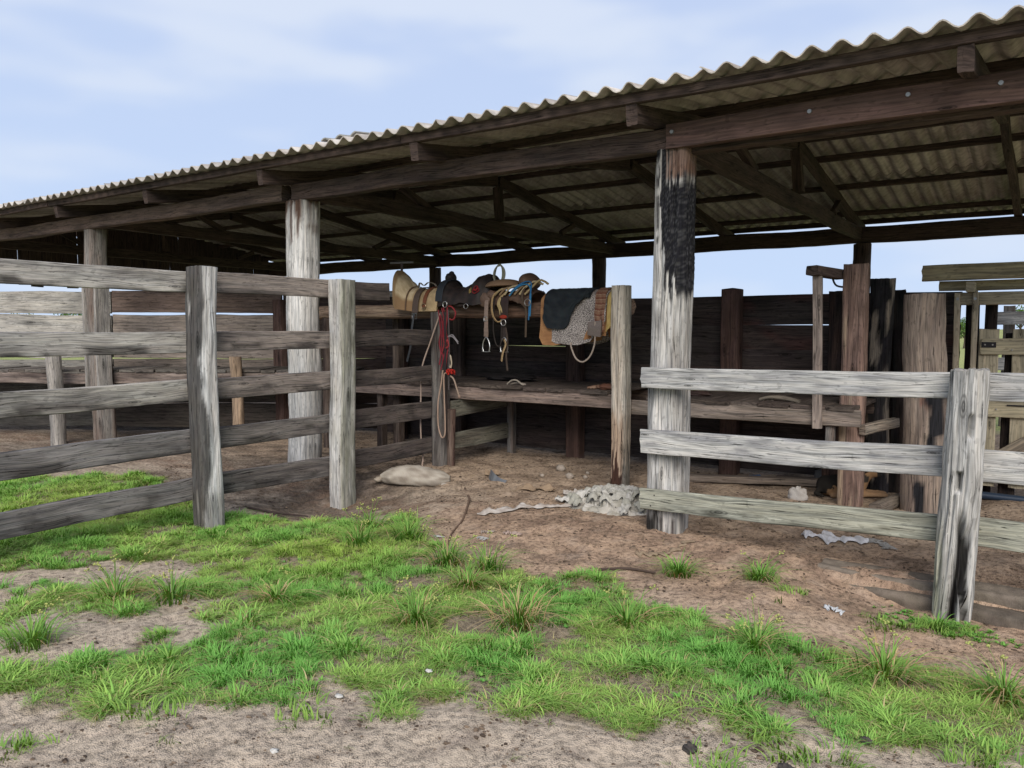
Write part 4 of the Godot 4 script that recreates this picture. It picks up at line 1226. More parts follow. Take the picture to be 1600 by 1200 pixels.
func make_tack() -> void:
	# 1 tan canvas pack saddle
	var a := thing("pack_saddle", "tan canvas pack saddle with flared front and brown straps, leftmost on the pole", "saddle", Vector3(-3.7, 1.88, -1.42))
	var tan := Color(0.60, 0.44, 0.25)
	var top1 := [[0.0, 2.30], [0.10, 2.19], [0.24, 2.08], [0.6, 2.06], [0.85, 2.07], [1.0, 2.05]]
	var bot1 := [[0.0, 1.86], [0.06, 1.82], [0.5, 1.79], [1.0, 1.79]]
	var s := Soup.new()
	shell_into(s, func(u: float, v: float) -> Vector3:
		var t := 1.0 - 2.0 * v
		var p := over(lerpf(-4.02, -3.34, u), t, 0.215 + 0.02 * sin(u * 9.0), curve(top1, u) + 0.008 * nf.get_noise_2d(u * 7.0, t * 4.0), curve(bot1, u))
		p.x -= 0.10 * pow(maxf(0.0, 1.0 - u / 0.22), 1.5) * (1.0 - absf(t))
		return p,
		func(u: float, v: float) -> Color:
			var t := absf(1.0 - 2.0 * v)
			var c := tan.lerp(tan * 0.7, clampf(0.5 + nz.get_noise_2d(u * 6.0, v * 8.0), 0, 1))
			if u < 0.40 and t < 0.74: c = Color(0.74, 0.60, 0.39).lerp(Color(0.58, 0.44, 0.26), clampf(0.5 + nz.get_noise_2d(u * 9.0, v * 12.0), 0, 1))
			if t > 0.76 and u < 0.45: c = Color(0.36, 0.225, 0.12)
			if u < 0.05: c = Color(0.36, 0.24, 0.13)
			return c, 44, 40, 0.03)
	part(a, "body", s.done(), M.cloth, -a.position)
	part(a, "strap", strap_over(-3.66, 0.232, 2.078, 1.775, 0.085, Color(0.115, 0.085, 0.068)), M.leather, -a.position)
	part(a, "strap", strap_over(-3.50, 0.232, 2.078, 1.835, 0.05, Color(0.20, 0.075, 0.04), -0.02), M.leather, -a.position)
	part(a, "strap", strap_over(-3.82, 0.23, 2.092, 1.80, 0.018, Color(0.16, 0.10, 0.06), 0.01), M.leather, -a.position)
	s = Soup.new()
	ring_into(s, Vector3(-3.515, 1.845, -1.178), 0.030, 0.032, 0.006, Vector3(0, 0.2, 1).normalized(), Vector3.UP, Color(0.35, 0.25, 0.16))
	part(a, "ring", s.done(), M.metal, -a.position)
	s = Soup.new()
	ring_into(s, Vector3(-3.665, 1.735, -1.185), 0.05, 0.045, 0.0055, Vector3(0, 0, 1), Vector3.UP, Color(0.3, 0.3, 0.3), 4, PI * 0.25, TAU + PI * 0.25)
	part(a, "buckle", s.done(), M.metal, -a.position)
	s = Soup.new()
	strap_into(s, smooth_line([Vector3(-3.67, 1.77, -1.185), Vector3(-3.69, 1.6, -1.17), Vector3(-3.72, 1.4, -1.18), Vector3(-3.80, 1.2, -1.2)], 20), 0.04, 0.006, Vector3(1, 0, 0.3), Color(0.075, 0.078, 0.085))
	part(a, "girth_strap", s.done(), M.leather, -a.position)
	s = Soup.new()
	strap_into(s, smooth_line([Vector3(-3.80, 2.09, -1.42), Vector3(-3.76, 2.135, -1.40), Vector3(-3.70, 2.10, -1.40), Vector3(-3.64, 2.135, -1.41), Vector3(-3.56, 2.12, -1.42), Vector3(-3.52, 2.085, -1.42)], 24), 0.03, 0.006, Vector3(0, 0, 1), Color(0.36, 0.31, 0.25))
	part(a, "handle", s.done(), M.leather, -a.position)

	# 2 black leather saddle
	var b := thing("riding_saddle", "black leather saddle with red emblem on its high back", "saddle", Vector3(-3.050, 1.88, -1.42))
	var blk := Color(0.028, 0.024, 0.024)
	var top2 := [[0.0, 2.07], [0.10, 2.13], [0.18, 2.15], [0.30, 2.075], [0.48, 2.055], [0.64, 2.10], [0.78, 2.185], [0.88, 2.20], [0.96, 2.14], [1.0, 2.05]]
	var hw2 := [[0.0, 0.18], [0.3, 0.225], [0.6, 0.235], [0.85, 0.265], [1.0, 0.19]]
	var bot2 := [[0.0, 1.93], [0.08, 1.86], [0.45, 1.86], [0.55, 1.88], [0.8, 1.845], [0.94, 1.86], [1.0, 1.93]]
	s = Soup.new()
	shell_into(s, func(u: float, v: float) -> Vector3:
		var t := 1.0 - 2.0 * v
		return over(lerpf(-3.430, -2.630, u), t, curve(hw2, u), curve(top2, u) + 0.006 * nf.get_noise_2d(u * 9.0, t * 5.0), curve(bot2, u), 1.9 + 0.5 * u),
		func(u: float, v: float) -> Color: return blk.lerp(Color(0.062, 0.045, 0.040), clampf(0.4 + nz.get_noise_2d(u * 5.0, v * 7.0), 0, 1)), 54, 44, 0.014)
	part(b, "seat", s.done(), M.leather, -b.position)
	s = Soup.new()
	lump_into(s, Vector3(-3.305, 2.175, -1.42), Vector3(0.062, 0.062, 0.075), 0.2, 1.2, blk, blk * 1.4, 10, 16)
	lump_into(s, Vector3(-3.285, 2.225, -1.41), Vector3(0.032, 0.030, 0.034), 0.15, 1.2, blk, blk * 1.4, 8, 12)
	part(b, "pommel", s.done(), M.leather, -b.position)
	part(b, "pommel_band", strap_over(-3.295, 0.215, 2.155, 1.90, 0.10, Color(0.04, 0.046, 0.056), -0.02), M.leather, -b.position)
	s = Soup.new()
	shell_into(s, func(u: float, v: float) -> Vector3:
		var t := 1.0 - 2.0 * v
		return over(lerpf(-3.450, -2.670, u), t, 0.205, 1.97, 1.855 - 0.018 * sin(u * 14.0), 2.6),
		func(_u: float, v: float) -> Color: return Color(0.045, 0.035, 0.031), 30, 24, 0.02)
	part(b, "under_pad", s.done(), M.cloth, -b.position)
	# red stitched emblem and two yellow stitches on the flank of the back
	var em := Soup.new()
	var on := func(u: float, t: float, lift: float) -> Vector3:
		var q := over(lerpf(-3.430, -2.630, u), t, curve(hw2, u), curve(top2, u), curve(bot2, u), 1.9 + 0.5 * u)
		return q + Vector3(0.1, 0.45, 0.9).normalized() * lift
	var ep := PackedVector3Array()
	for k in 21:
		var an := TAU * k / 20.0
		ep.append(on.call(0.845 + 0.045 * cos(an) * (1.0 + 0.25 * sin(3.0 * an)), 0.76 + 0.07 * sin(an), 0.014))
	tube_into(em, ep, 0.007, 6, Color(0.24, 0.03, 0.035))
	tube_into(em, smooth_line([on.call(0.81, 0.74, 0.014), on.call(0.85, 0.78, 0.016), on.call(0.88, 0.73, 0.014)], 10), 0.011, 6, Color(0.30, 0.03, 0.035))
	part(b, "emblem", em.done(), M.cloth, -b.position)
	em = Soup.new()
	for k in 2:
		tube_into(em, smooth_line([on.call(0.715 + 0.03 * k, 0.68, 0.012), on.call(0.73 + 0.03 * k, 0.80, 0.012)], 6), 0.0045, 5, Color(0.50, 0.36, 0.12))
	part(b, "stitching", em.done(), M.cloth, -b.position)
	s = Soup.new()
	ring_into(s, Vector3(-3.190, 1.862, -1.168), 0.030, 0.034, 0.0055, Vector3(0, 0, 1), Vector3.UP, Color(0.55, 0.54, 0.52))
	part(b, "ring", s.done(), M.metal, -b.position)
	s = Soup.new()
	ring_into(s, Vector3(-2.890, 1.838, -1.165), 0.030, 0.026, 0.0045, Vector3(0, 0, 1), Vector3.UP, Color(0.45, 0.44, 0.43))
	part(b, "ring", s.done(), M.metal, -b.position)

	# 3 brown stock saddle under a tangle of straps
	var c := thing("stock_saddle", "brown worn saddle under tangled tan straps with metal stirrups", "saddle", Vector3(-2.380, 1.88, -1.42))
	var br := Color(0.17, 0.105, 0.075)
	var top3 := [[0.0, 1.98], [0.2, 2.02], [0.5, 1.985], [0.8, 2.04], [1.0, 2.0]]
	s = Soup.new()
	shell_into(s, func(u: float, v: float) -> Vector3:
		var t := 1.0 - 2.0 * v
		return over(lerpf(-2.740, -2.080, u), t, 0.20, curve(top3, u), 1.86 - 0.03 * sin(u * 8.0), 2.2) + Vector3(0, 0.01 * nf.get_noise_2d(u * 14.0, v * 14.0), 0),
		func(u: float, v: float) -> Color: return br.lerp(br * 0.45, clampf(0.5 + nz.get_noise_2d(u * 6.0, v * 6.0), 0, 1)), 34, 34, 0.02)
	part(c, "body", s.done(), M.leather, -c.position)
	s = Soup.new()
	shell_into(s, func(u: float, v: float) -> Vector3:
		var an := PI * (1.0 - v)
		var rr := 0.175 * sqrt(maxf(0.0, 1.0 - pow(2.0 * u - 1.0, 2.0) * 0.98))
		return Vector3(-2.54 + 0.18 * (2.0 * u - 1.0), 2.035 + 0.055 * sin(an) * (rr / 0.175) + 0.02 * u, -1.40 + rr * cos(an) * -1.0 * -1.0),
		func(_u: float, _v: float) -> Color: return Color(0.26, 0.165, 0.105), 16, 16, 0.035)
	part(c, "seat", s.done(), M.leather, -c.position)
	s = Soup.new()
	lump_into(s, Vector3(-2.210, 2.09, -1.42), Vector3(0.095, 0.10, 0.17), 0.08, 1.0, Color(0.17, 0.105, 0.07), Color(0.10, 0.06, 0.042), 14, 20, 4.0)
	part(c, "cantle", s.done(), M.leather, -c.position)
	s = Soup.new()
	lump_into(s, Vector3(-2.665, 1.905, -1.21), Vector3(0.085, 0.075, 0.03), 0.25, 2.0, Color(0.20, 0.135, 0.10), Color(0.12, 0.075, 0.055), 10, 16, 9.0)
	lump_into(s, Vector3(-2.580, 1.955, -1.22), Vector3(0.06, 0.05, 0.03), 0.3, 2.0, Color(0.19, 0.125, 0.095), Color(0.12, 0.075, 0.055), 10, 16, 19.0)
	part(c, "rosette", s.done(), M.leather, -c.position)
	# stirrup leathers and stirrups
	stirrup(c, Vector3(-2.615, 1.90, -1.185), 1.50, Color(0.30, 0.22, 0.18), true)
	stirrup(c, Vector3(-2.380, 1.86, -1.19), 1.50, Color(0.05, 0.04, 0.036), false)
	# tan straps hanging in loops
	var loops := Soup.new()
	strap_into(loops, smooth_line([Vector3(-2.480, 2.03, -1.30), Vector3(-2.520, 1.96, -1.19), Vector3(-2.535, 1.84, -1.165), Vector3(-2.510, 1.72, -1.16), Vector3(-2.450, 1.665, -1.16), Vector3(-2.390, 1.70, -1.165), Vector3(-2.380, 1.82, -1.17), Vector3(-2.410, 1.93, -1.18), Vector3(-2.380, 2.0, -1.25)], 50), 0.036, 0.007, Vector3(0.9, 0, 0.5), Color(0.50, 0.34, 0.17))
	strap_into(loops, smooth_line([Vector3(-2.380, 2.02, -1.28), Vector3(-2.420, 1.93, -1.18), Vector3(-2.440, 1.86, -1.16), Vector3(-2.410, 1.80, -1.15), Vector3(-2.400, 1.74, -1.155)], 24), 0.05, 0.008, Vector3(0.9, 0.2, 0.3), Color(0.55, 0.41, 0.20))
	part(c, "tan_strap", loops.done(), M.leather, -c.position)
	loops = Soup.new()
	for k in 7:
		var x0 := -2.52 + 0.065 * k
		tube_into(loops, smooth_line([Vector3(x0, 1.95, -1.20), Vector3(x0 + 0.05, 2.01 + 0.01 * (k % 3), -1.24), Vector3(x0 + 0.13, 2.03 + 0.012 * k, -1.30), Vector3(x0 + 0.2, 2.06, -1.36)], 14), 0.012, 6, [Color(0.42, 0.32, 0.17), Color(0.28, 0.19, 0.11), Color(0.5, 0.40, 0.24)][k % 3], 1.0, 0.12)
	part(c, "cord_bundle", loops.done(), M.rope, -c.position)
	loops = Soup.new()
	tube_into(loops, smooth_line([Vector3(-2.300, 1.98, -1.19), Vector3(-2.230, 2.05, -1.23), Vector3(-2.140, 2.09, -1.26), Vector3(-2.070, 2.06, -1.24), Vector3(-2.055, 1.9, -1.185), Vector3(-2.065, 1.68, -1.18)], 30), 0.008, 6, Color(0.04, 0.17, 0.36))
	tube_into(loops, smooth_line([Vector3(-2.320, 1.94, -1.19), Vector3(-2.250, 2.02, -1.22), Vector3(-2.160, 2.06, -1.24), Vector3(-2.080, 2.03, -1.23), Vector3(-2.040, 1.88, -1.18), Vector3(-2.045, 1.72, -1.175)], 30), 0.008, 6, Color(0.05, 0.22, 0.42))
	part(c, "blue_cord", loops.done(), M.rope, -c.position)
	loops = Soup.new()
	strap_into(loops, smooth_line([Vector3(-2.140, 2.10, -1.30), Vector3(-2.155, 1.98, -1.20), Vector3(-2.140, 1.86, -1.18), Vector3(-2.100, 1.78, -1.18), Vector3(-2.110, 1.5, -1.19)], 24), 0.03, 0.007, Vector3(0.9, 0, 0.4), Color(0.12, 0.085, 0.06))
	strap_into(loops, smooth_line([Vector3(-2.360, 1.93, -1.165), Vector3(-2.355, 1.8, -1.15), Vector3(-2.360, 1.70, -1.15)], 8), 0.10, 0.012, Vector3.RIGHT, Color(0.045, 0.03, 0.026))
	strap_into(loops, smooth_line([Vector3(-2.340, 1.60, -1.15), Vector3(-2.320, 1.45, -1.155), Vector3(-2.340, 1.30, -1.16), Vector3(-2.330, 1.14, -1.17)], 16), 0.03, 0.006, Vector3(0.9, 0, 0.4), Color(0.10, 0.075, 0.06))
	part(c, "dark_strap", loops.done(), M.leather, -c.position)
	loops = Soup.new()
	lump_into(loops, Vector3(-2.365, 1.715, -1.145), Vector3(0.05, 0.022, 0.02), 0.3, 3.0, Color(0.36, 0.05, 0.03), Color(0.25, 0.03, 0.02), 8, 12)
	part(c, "red_binding", loops.done(), M.cloth, -c.position)
	loops = Soup.new()
	ring_into(loops, Vector3(-2.365, 1.655, -1.145), 0.032, 0.032, 0.005, Vector3(0, 0, 1), Vector3.UP, Color(0.6, 0.59, 0.57))
	ring_into(loops, Vector3(-2.070, 1.865, -1.165), 0.036, 0.036, 0.005, Vector3(0, 0, 1), Vector3.UP, Color(0.35, 0.33, 0.3))
	part(c, "ring", loops.done(), M.metal, -c.position)
	loops = Soup.new()
	strap_into(loops, smooth_line([Vector3(-2.355, 1.47, -1.14), Vector3(-2.330, 1.42, -1.135), Vector3(-2.370, 1.33, -1.14), Vector3(-2.395, 1.24, -1.15)], 14), 0.045, 0.007, Vector3(0.8, 0, 0.6), Color(0.52, 0.36, 0.19))
	part(c, "tan_strap_end", loops.done(), M.leather, -c.position)
	loops = Soup.new()
	tube_into(loops, smooth_line([Vector3(-2.500, 1.92, -1.17), Vector3(-2.510, 1.6, -1.16), Vector3(-2.480, 1.44, -1.16), Vector3(-2.440, 1.40, -1.16), Vector3(-2.410, 1.46, -1.165), Vector3(-2.410, 1.9, -1.18)], 30), 0.007, 6, Color(0.045, 0.038, 0.035))
	part(c, "dark_cord", loops.done(), M.rope, -c.position)

	# 4 blankets and pads, one over the other
	var t1 := drape("woven_pad", "orange tan woven saddle pad hanging under the black pad", "saddle pad", -1.96, -1.18, 0.188, 1.972, [[0.0, 1.50], [0.03, 1.46], [0.06, 1.42], [0.22, 1.415], [0.5, 1.45], [1.0, 1.52]], 0.012, M.woven, Color(0.60, 0.32, 0.15), Color(0.42, 0.21, 0.10))
	var t2 := drape("felt_pad", "speckled grey felt saddle pad with rounded hem", "saddle pad", -1.80, -1.175, 0.206, 1.992, [[0.0, 1.46], [0.08, 1.435], [0.5, 1.425], [0.68, 1.45], [0.82, 1.52], [1.0, 1.66]], 0.012, M.felt, Color(0.46, 0.415, 0.385), Color(0.34, 0.30, 0.28))
	var t3 := drape("black_pad", "black felt pad with rounded corner draped over the grey felt", "saddle pad", -1.90, -1.36, 0.224, 2.012, [[0.0, 1.70], [0.04, 1.64], [0.12, 1.595], [0.46, 1.585], [0.56, 1.625], [0.63, 1.74], [0.76, 1.84], [1.0, 1.985]], 0.012, M.cloth, Color(0.030, 0.036, 0.040), Color(0.018, 0.022, 0.027))
	var t4 := drape("plaid_blanket", "folded red and beige plaid blanket beside the pale post", "blanket", -1.30, -1.185, 0.222, 2.008, [[0.0, 1.56], [0.5, 1.54], [1.0, 1.56]], 0.02, M.plaid, Color(0.66, 0.62, 0.60), Color(0.52, 0.48, 0.45))
	var t5 := drape("yellow_cloth", "yellow cloth strip hanging between plaid blanket and pale post", "cloth", -1.172, -1.10, 0.20, 1.99, [[0.0, 1.56], [0.6, 1.60], [1.0, 1.64]], 0.012, M.cloth, Color(0.55, 0.41, 0.16), Color(0.42, 0.30, 0.11))
	var sat := Soup.new()
	strap_into(sat, smooth_line([Vector3(-1.275, 1.66, -1.185), Vector3(-1.27, 1.60, -1.17), Vector3(-1.28, 1.52, -1.18)], 8), 0.15, 0.035, Vector3.RIGHT, Color(0.17, 0.14, 0.125))
	single("leather_flap", sat.done(), M.leather, Vector3.ZERO, "grey brown leather flap tied below the plaid blanket", "leather flap")
	# rope loop that hangs below the felt
	var rp := Soup.new()
	tube_into(rp, smooth_line([Vector3(-1.56, 1.45, -1.20), Vector3(-1.55, 1.40, -1.19), Vector3(-1.49, 1.29, -1.18), Vector3(-1.41, 1.255, -1.18), Vector3(-1.33, 1.31, -1.18), Vector3(-1.28, 1.42, -1.18), Vector3(-1.265, 1.54, -1.17), Vector3(-1.262, 1.66, -1.16)], 40), 0.009, 7, Color(0.38, 0.31, 0.26), 1.0, 0.12)
	single("hanging_rope", rp.done(), M.rope, Vector3.ZERO, "pale rope looped below the grey felt pad", "rope")

	# halters and ropes on the dark post
	var h := Soup.new()
	var red := Color(0.30, 0.045, 0.05)
	for q in [[-3.235, 1.80, 1.18, 0.008], [-3.19, 1.82, 1.30, 0.007], [-3.17, 1.83, 1.22, 0.008], [-3.13, 1.83, 1.16, 0.008], [-3.205, 1.75, 1.12, 0.007]]:
		var pts := []
		for k in 6:
			var f := k / 5.0
			pts.append(Vector3(q[0] + 0.02 * sin(k * 2.3 + q[0] * 20.0), lerpf(q[1], q[2], f), -1.13 + 0.012 * sin(k * 1.7)))
		tube_into(h, smooth_line(pts, 26), q[3], 7, red.lerp(Color(0.22, 0.03, 0.045), rng.randf()), 1.0, 0.12)
	tube_into(h, smooth_line([Vector3(-3.11, 1.84, -1.13), Vector3(-3.05, 1.83, -1.12), Vector3(-3.0, 1.77, -1.12), Vector3(-3.02, 1.70, -1.12), Vector3(-3.07, 1.69, -1.125), Vector3(-3.12, 1.72, -1.13)], 26), 0.009, 7, red, 1.0, 0.12)
	tube_into(h, smooth_line([Vector3(-3.14, 1.42, -1.12), Vector3(-3.11, 1.46, -1.11), Vector3(-3.09, 1.40, -1.11), Vector3(-3.13, 1.37, -1.115), Vector3(-3.14, 1.42, -1.12)], 20), 0.012, 7, red, 1.0, 0.12)
	var hl := thing("red_halter", "red rope halter hanging in strands from the dark post", "halter", Vector3(-3.15, 1.5, -1.13))
	part(hl, "strands", h.done(), M.rope, -hl.position)
	h = Soup.new()
	for k in 14:
		var d := Vector3(sin(k * 2.4), -0.6 + 0.09 * k, cos(k * 2.4)).normalized()
		tube_into(h, smooth_line([Vector3(-3.065, 1.12, -1.11), Vector3(-3.065, 1.115, -1.11) + d * 0.035, Vector3(-3.065, 1.10, -1.11) + d * 0.052], 6), 0.011, 5, Color(0.42, 0.03, 0.02))
	part(hl, "tassel", h.done(), M.cloth, -hl.position)
	h = Soup.new()
	tube_into(h, smooth_line([Vector3(-3.08, 1.15, -1.12), Vector3(-3.095, 1.21, -1.12), Vector3(-3.08, 1.29, -1.12), Vector3(-3.06, 1.21, -1.12), Vector3(-3.07, 1.15, -1.12)], 20), 0.009, 6, Color(0.52, 0.44, 0.33))
	part(hl, "loop", h.done(), M.rope, -hl.position)
	for q in [[-3.155, 0.035, 1.78, 0.52, Color(0.04, 0.035, 0.036)], [-3.10, 0.018, 1.80, 1.2, Color(0.12, 0.10, 0.10)]]:
		var k := Soup.new()
		strap_into(k, smooth_line([Vector3(q[0], q[2], -1.115), Vector3(q[0] + 0.015, 1.4, -1.11), Vector3(q[0] - 0.005, 0.9, -1.12), Vector3(q[0], q[3], -1.12)], 24), q[1], 0.006, Vector3(0.9, 0, 0.3), q[4])
		part(hl, "black_strap", k.done(), M.leather, -hl.position)
	var lr := Soup.new()
	tube_into(lr, smooth_line([Vector3(-3.17, 1.12, -1.10), Vector3(-3.20, 0.95, -1.10), Vector3(-3.235, 0.75, -1.09), Vector3(-3.235, 0.5, -1.09), Vector3(-3.20, 0.38, -1.09), Vector3(-3.165, 0.355, -1.085), Vector3(-3.13, 0.40, -1.08), Vector3(-3.13, 0.55, -1.085), Vector3(-3.145, 0.85, -1.09), Vector3(-3.155, 1.06, -1.10), Vector3(-3.12, 1.09, -1.10)], 60), 0.009, 7, Color(0.40, 0.29, 0.22), 1.0, 0.12)
	single("lead_rope", lr.done(), M.rope, Vector3.ZERO, "long tan lead rope hanging in a narrow loop below the red halter", "rope")
	lr = Soup.new()
	tube_into(lr, smooth_line([Vector3(-3.07, 1.06, -1.11), Vector3(-3.02, 1.02, -1.11), Vector3(-2.98, 0.92, -1.11), Vector3(-2.955, 0.84, -1.12)], 16), 0.010, 7, Color(0.36, 0.27, 0.21), 1.0, 0.12)
	lump_into(lr, Vector3(-2.952, 0.83, -1.12), Vector3(0.018, 0.02, 0.018), 0.2, 2.0, Color(0.34, 0.24, 0.19), Color(0.28, 0.2, 0.16), 6, 8)
	single("rope_end", lr.done(), M.rope, Vector3.ZERO, "short knotted rope end dangling right of the red tassel", "rope")
	lr = Soup.new()
	tube_into(lr, smooth_line([Vector3(-3.23, 1.76, -1.13), Vector3(-3.36, 1.42, -1.10), Vector3(-3.47, 1.12, -1.08), Vector3(-3.485, 0.8, -1.08), Vector3(-3.49, 0.4, -1.08), Vector3(-3.46, 0.1, -1.08), Vector3(-3.40, 0.02, -1.0), Vector3(-3.30, 0.0, -0.95)], 50), 0.009, 7, Color(0.42, 0.32, 0.26), 1.0, 0.12)
	single("slack_rope", lr.done(), M.rope, Vector3.ZERO, "slack rope slanting left from the dark post down to the ground", "rope")
	lr = Soup.new()
	for k in 2:
		tube_into(lr, smooth_line([Vector3(-3.10, 1.50, -1.11), Vector3(-3.04, 1.50 + 0.02 * k, -1.11), Vector3(-2.99, 1.46 + 0.015 * k, -1.11), Vector3(-2.96, 1.42 + 0.02 * k, -1.115)], 14), 0.007, 6, Color(0.27, 0.25, 0.26))
	single("doubled_rope", lr.done(), M.rope, Vector3.ZERO, "doubled grey rope sticking out beside the red halter", "rope")
	# coil of greenish rope above the saddles, hooked over the black saddle's back
	var ck := Soup.new()
	for k in 3:
		var ph := 0.5 * k
		ring_into(ck, Vector3(-2.60 + 0.012 * k, 2.185, -1.39 + 0.012 * k), 0.052 + 0.006 * k, 0.115 - 0.008 * k, 0.009, Vector3(sin(ph * 0.4), 0, 1).normalized(), Vector3(0.12, 0.99, 0).normalized(), Color(0.32, 0.33, 0.22).lerp(Color(0.42, 0.41, 0.34), 0.4 * k), 26)
	single("rope_coil", ck.done(), M.rope, Vector3.ZERO, "upright coil of greenish rope behind the black saddle's back", "rope")
	# iron T bar on a block behind the pack saddle
	var tb := thing("iron_t_bar", "rusty iron T bar standing on a grey block behind the pack saddle", "bar", Vector3(-4.35, 1.88, -1.75))
	timber(tb, "block", Vector3(-4.66, 2.03, -1.75), Vector3(-4.12, 2.03, -1.75), 0.12, 0.075, {"c1": Color(0.33, 0.32, 0.29), "c2": GREY_DIM})
	timber(tb, "bearer", Vector3(-4.45, -0.2, -1.75), Vector3(-4.45, 1.995, -1.75), 0.11, 0.11, {"c1": OLD_BROWN, "c2": DARK})
	var tq := Soup.new()
	tube_into(tq, PackedVector3Array([Vector3(-4.37, 2.06, -1.75), Vector3(-4.37, 2.25, -1.75), Vector3(-4.37, 2.415, -1.75)]), 0.016, 8, Color(0.14, 0.105, 0.10))
	part(tb, "stem", tq.done(), M.iron, -tb.position)
	tq = Soup.new()
	tube_into(tq, PackedVector3Array([Vector3(-4.53, 2.425, -1.71), Vector3(-4.37, 2.425, -1.75), Vector3(-4.21, 2.425, -1.79)]), 0.013, 8, Color(0.25, 0.235, 0.23))
	part(tb, "cross_bar", tq.done(), M.iron, -tb.position)
	# things left on the bench
	var hp := Soup.new()
	for k in 9:
		var x := -1.50 + 0.03 * k
		tube_into(hp, smooth_line([Vector3(x - 0.1, 0.955, -1.62 - 0.01 * k), Vector3(x - 0.02, 0.975 + 0.004 * k, -1.66), Vector3(x + 0.05, 0.97 + 0.006 * (k % 4), -1.60), Vector3(x + 0.12, 0.957, -1.64)], 14), 0.013, 6, Color(0.22, 0.115, 0.075).lerp(Color(0.34, 0.22, 0.15), rng.randf()))
	lump_into(hp, Vector3(-1.36, 0.975, -1.62), Vector3(0.10, 0.035, 0.06), 0.6, 3.0, Color(0.22, 0.10, 0.065), Color(0.13, 0.065, 0.045), 10, 16, 5.0)
	single("leather_bundle", hp.done(), M.leather, Vector3.ZERO, "reddish brown bundle of leather straps on the bench left of the pale post", "leather bundle")
	hp = Soup.new()
	tube_into(hp, smooth_line([Vector3(-2.62, 0.957, -1.58), Vector3(-2.56, 1.0, -1.58), Vector3(-2.49, 1.005, -1.58), Vector3(-2.42, 0.965, -1.58), Vector3(-2.40, 0.957, -1.6)], 20), 0.010, 6, Color(0.40, 0.35, 0.29))
	tube_into(hp, smooth_line([Vector3(-2.60, 0.957, -1.62), Vector3(-2.5, 0.975, -1.62), Vector3(-2.4, 0.957, -1.64)], 12), 0.009, 6, Color(0.36, 0.31, 0.26))
	single("bent_strap", hp.done(), M.leather, Vector3.ZERO, "pale bent strap arched on the bench planks", "strap")
	hp = Soup.new()
	lump_into(hp, Vector3(-3.0, 0.985, -2.2), Vector3(0.36, 0.045, 0.14), 0.7, 2.4, Color(0.018, 0.017, 0.018), Color(0.03, 0.026, 0.026), 12, 22, 8.0)
	single("dark_sacking", hp.done(), M.cloth, Vector3.ZERO, "black crumpled sacking at the back of the bench", "sacking")
	hp = Soup.new()
	for k in 5:
		tube_into(hp, smooth_line([Vector3(0.25 + 0.03 * k, 0.928, -1.62), Vector3(0.35, 0.955, -1.60 - 0.02 * k), Vector3(0.48, 0.945 + 0.01 * (k % 2), -1.62), Vector3(0.62, 0.928, -1.56 - 0.02 * k)], 14), 0.016, 6, Color(0.22, 0.19, 0.15).lerp(Color(0.15, 0.12, 0.095), k * 0.2))
	single("bark_strips", hp.done(), M.rope, Vector3.ZERO, "grey tangle of bark strips lying on the right part of the bench", "bark")
	hp = Soup.new()
	lump_into(hp, Vector3(-0.75, 0.95, -1.75), Vector3(0.13, 0.04, 0.07), 0.7, 2.6, Color(0.09, 0.055, 0.045), Color(0.05, 0.034, 0.03), 10, 16, 2.0)
	lump_into(hp, Vector3(-0.42, 0.945, -1.72), Vector3(0.16, 0.035, 0.07), 0.7, 2.6, Color(0.08, 0.05, 0.043), Color(0.05, 0.034, 0.03), 10, 16, 7.0)
	single("old_leather", hp.done(), M.leather, Vector3.ZERO, "dark scraps of old leather on the bench behind the grey charred post", "leather")


func stirrup(par: Node3D, at: Vector3, low: float, col: Color, whole: bool) -> void:
	var s := Soup.new()
	strap_into(s, smooth_line([at, at + Vector3(0, -0.15, 0.012), Vector3(at.x, low, at.z + 0.01)], 16), 0.055, 0.012, Vector3(1, 0, 0.15), col)
	if whole: strap_into(s, smooth_line([Vector3(at.x, 1.60, at.z + 0.016), Vector3(at.x + 0.006, 1.55, at.z + 0.02), Vector3(at.x, 1.50, at.z + 0.016)], 8), 0.062, 0.014, Vector3(1, 0, 0.15), col * 0.8)
	part(par, "stirrup_leather", s.done(), M.leather, -par.position)
	if whole:
		s = Soup.new()
		ring_into(s, Vector3(at.x, 1.695, at.z + 0.022), 0.030, 0.030, 0.005, Vector3(0, 0, 1), Vector3.UP, Color(0.62, 0.62, 0.60), 4, PI * 0.25, TAU + PI * 0.25)
		part(par, "buckle", s.done(), M.metal, -par.position)
	s = Soup.new()
	var y := low - 0.01
	var pts := []
	for q in [[-0.050, -0.150], [-0.062, -0.105], [-0.052, -0.05], [-0.025, -0.008], [0.0, 0.005], [0.025, -0.008], [0.052, -0.05], [0.062, -0.105], [0.050, -0.150]]:
		pts.append(Vector3(at.x + q[0] * 0.95, y + q[1], at.z + 0.012 + q[0] * 0.25))
	tube_into(s, smooth_line(pts, 36), 0.0065, 7, Color(0.62, 0.62, 0.61))
	strap_into(s, PackedVector3Array([pts[0] + Vector3(-0.008, 0, 0), (pts[0] + pts[8]) * 0.5 + Vector3(0, -0.004, 0), pts[8] + Vector3(0.008, 0, 0)]), 0.03, 0.008, Vector3(0, 0, 1), Color(0.55, 0.55, 0.54))
	part(par, "stirrup", s.done(), M.metal, -par.position)


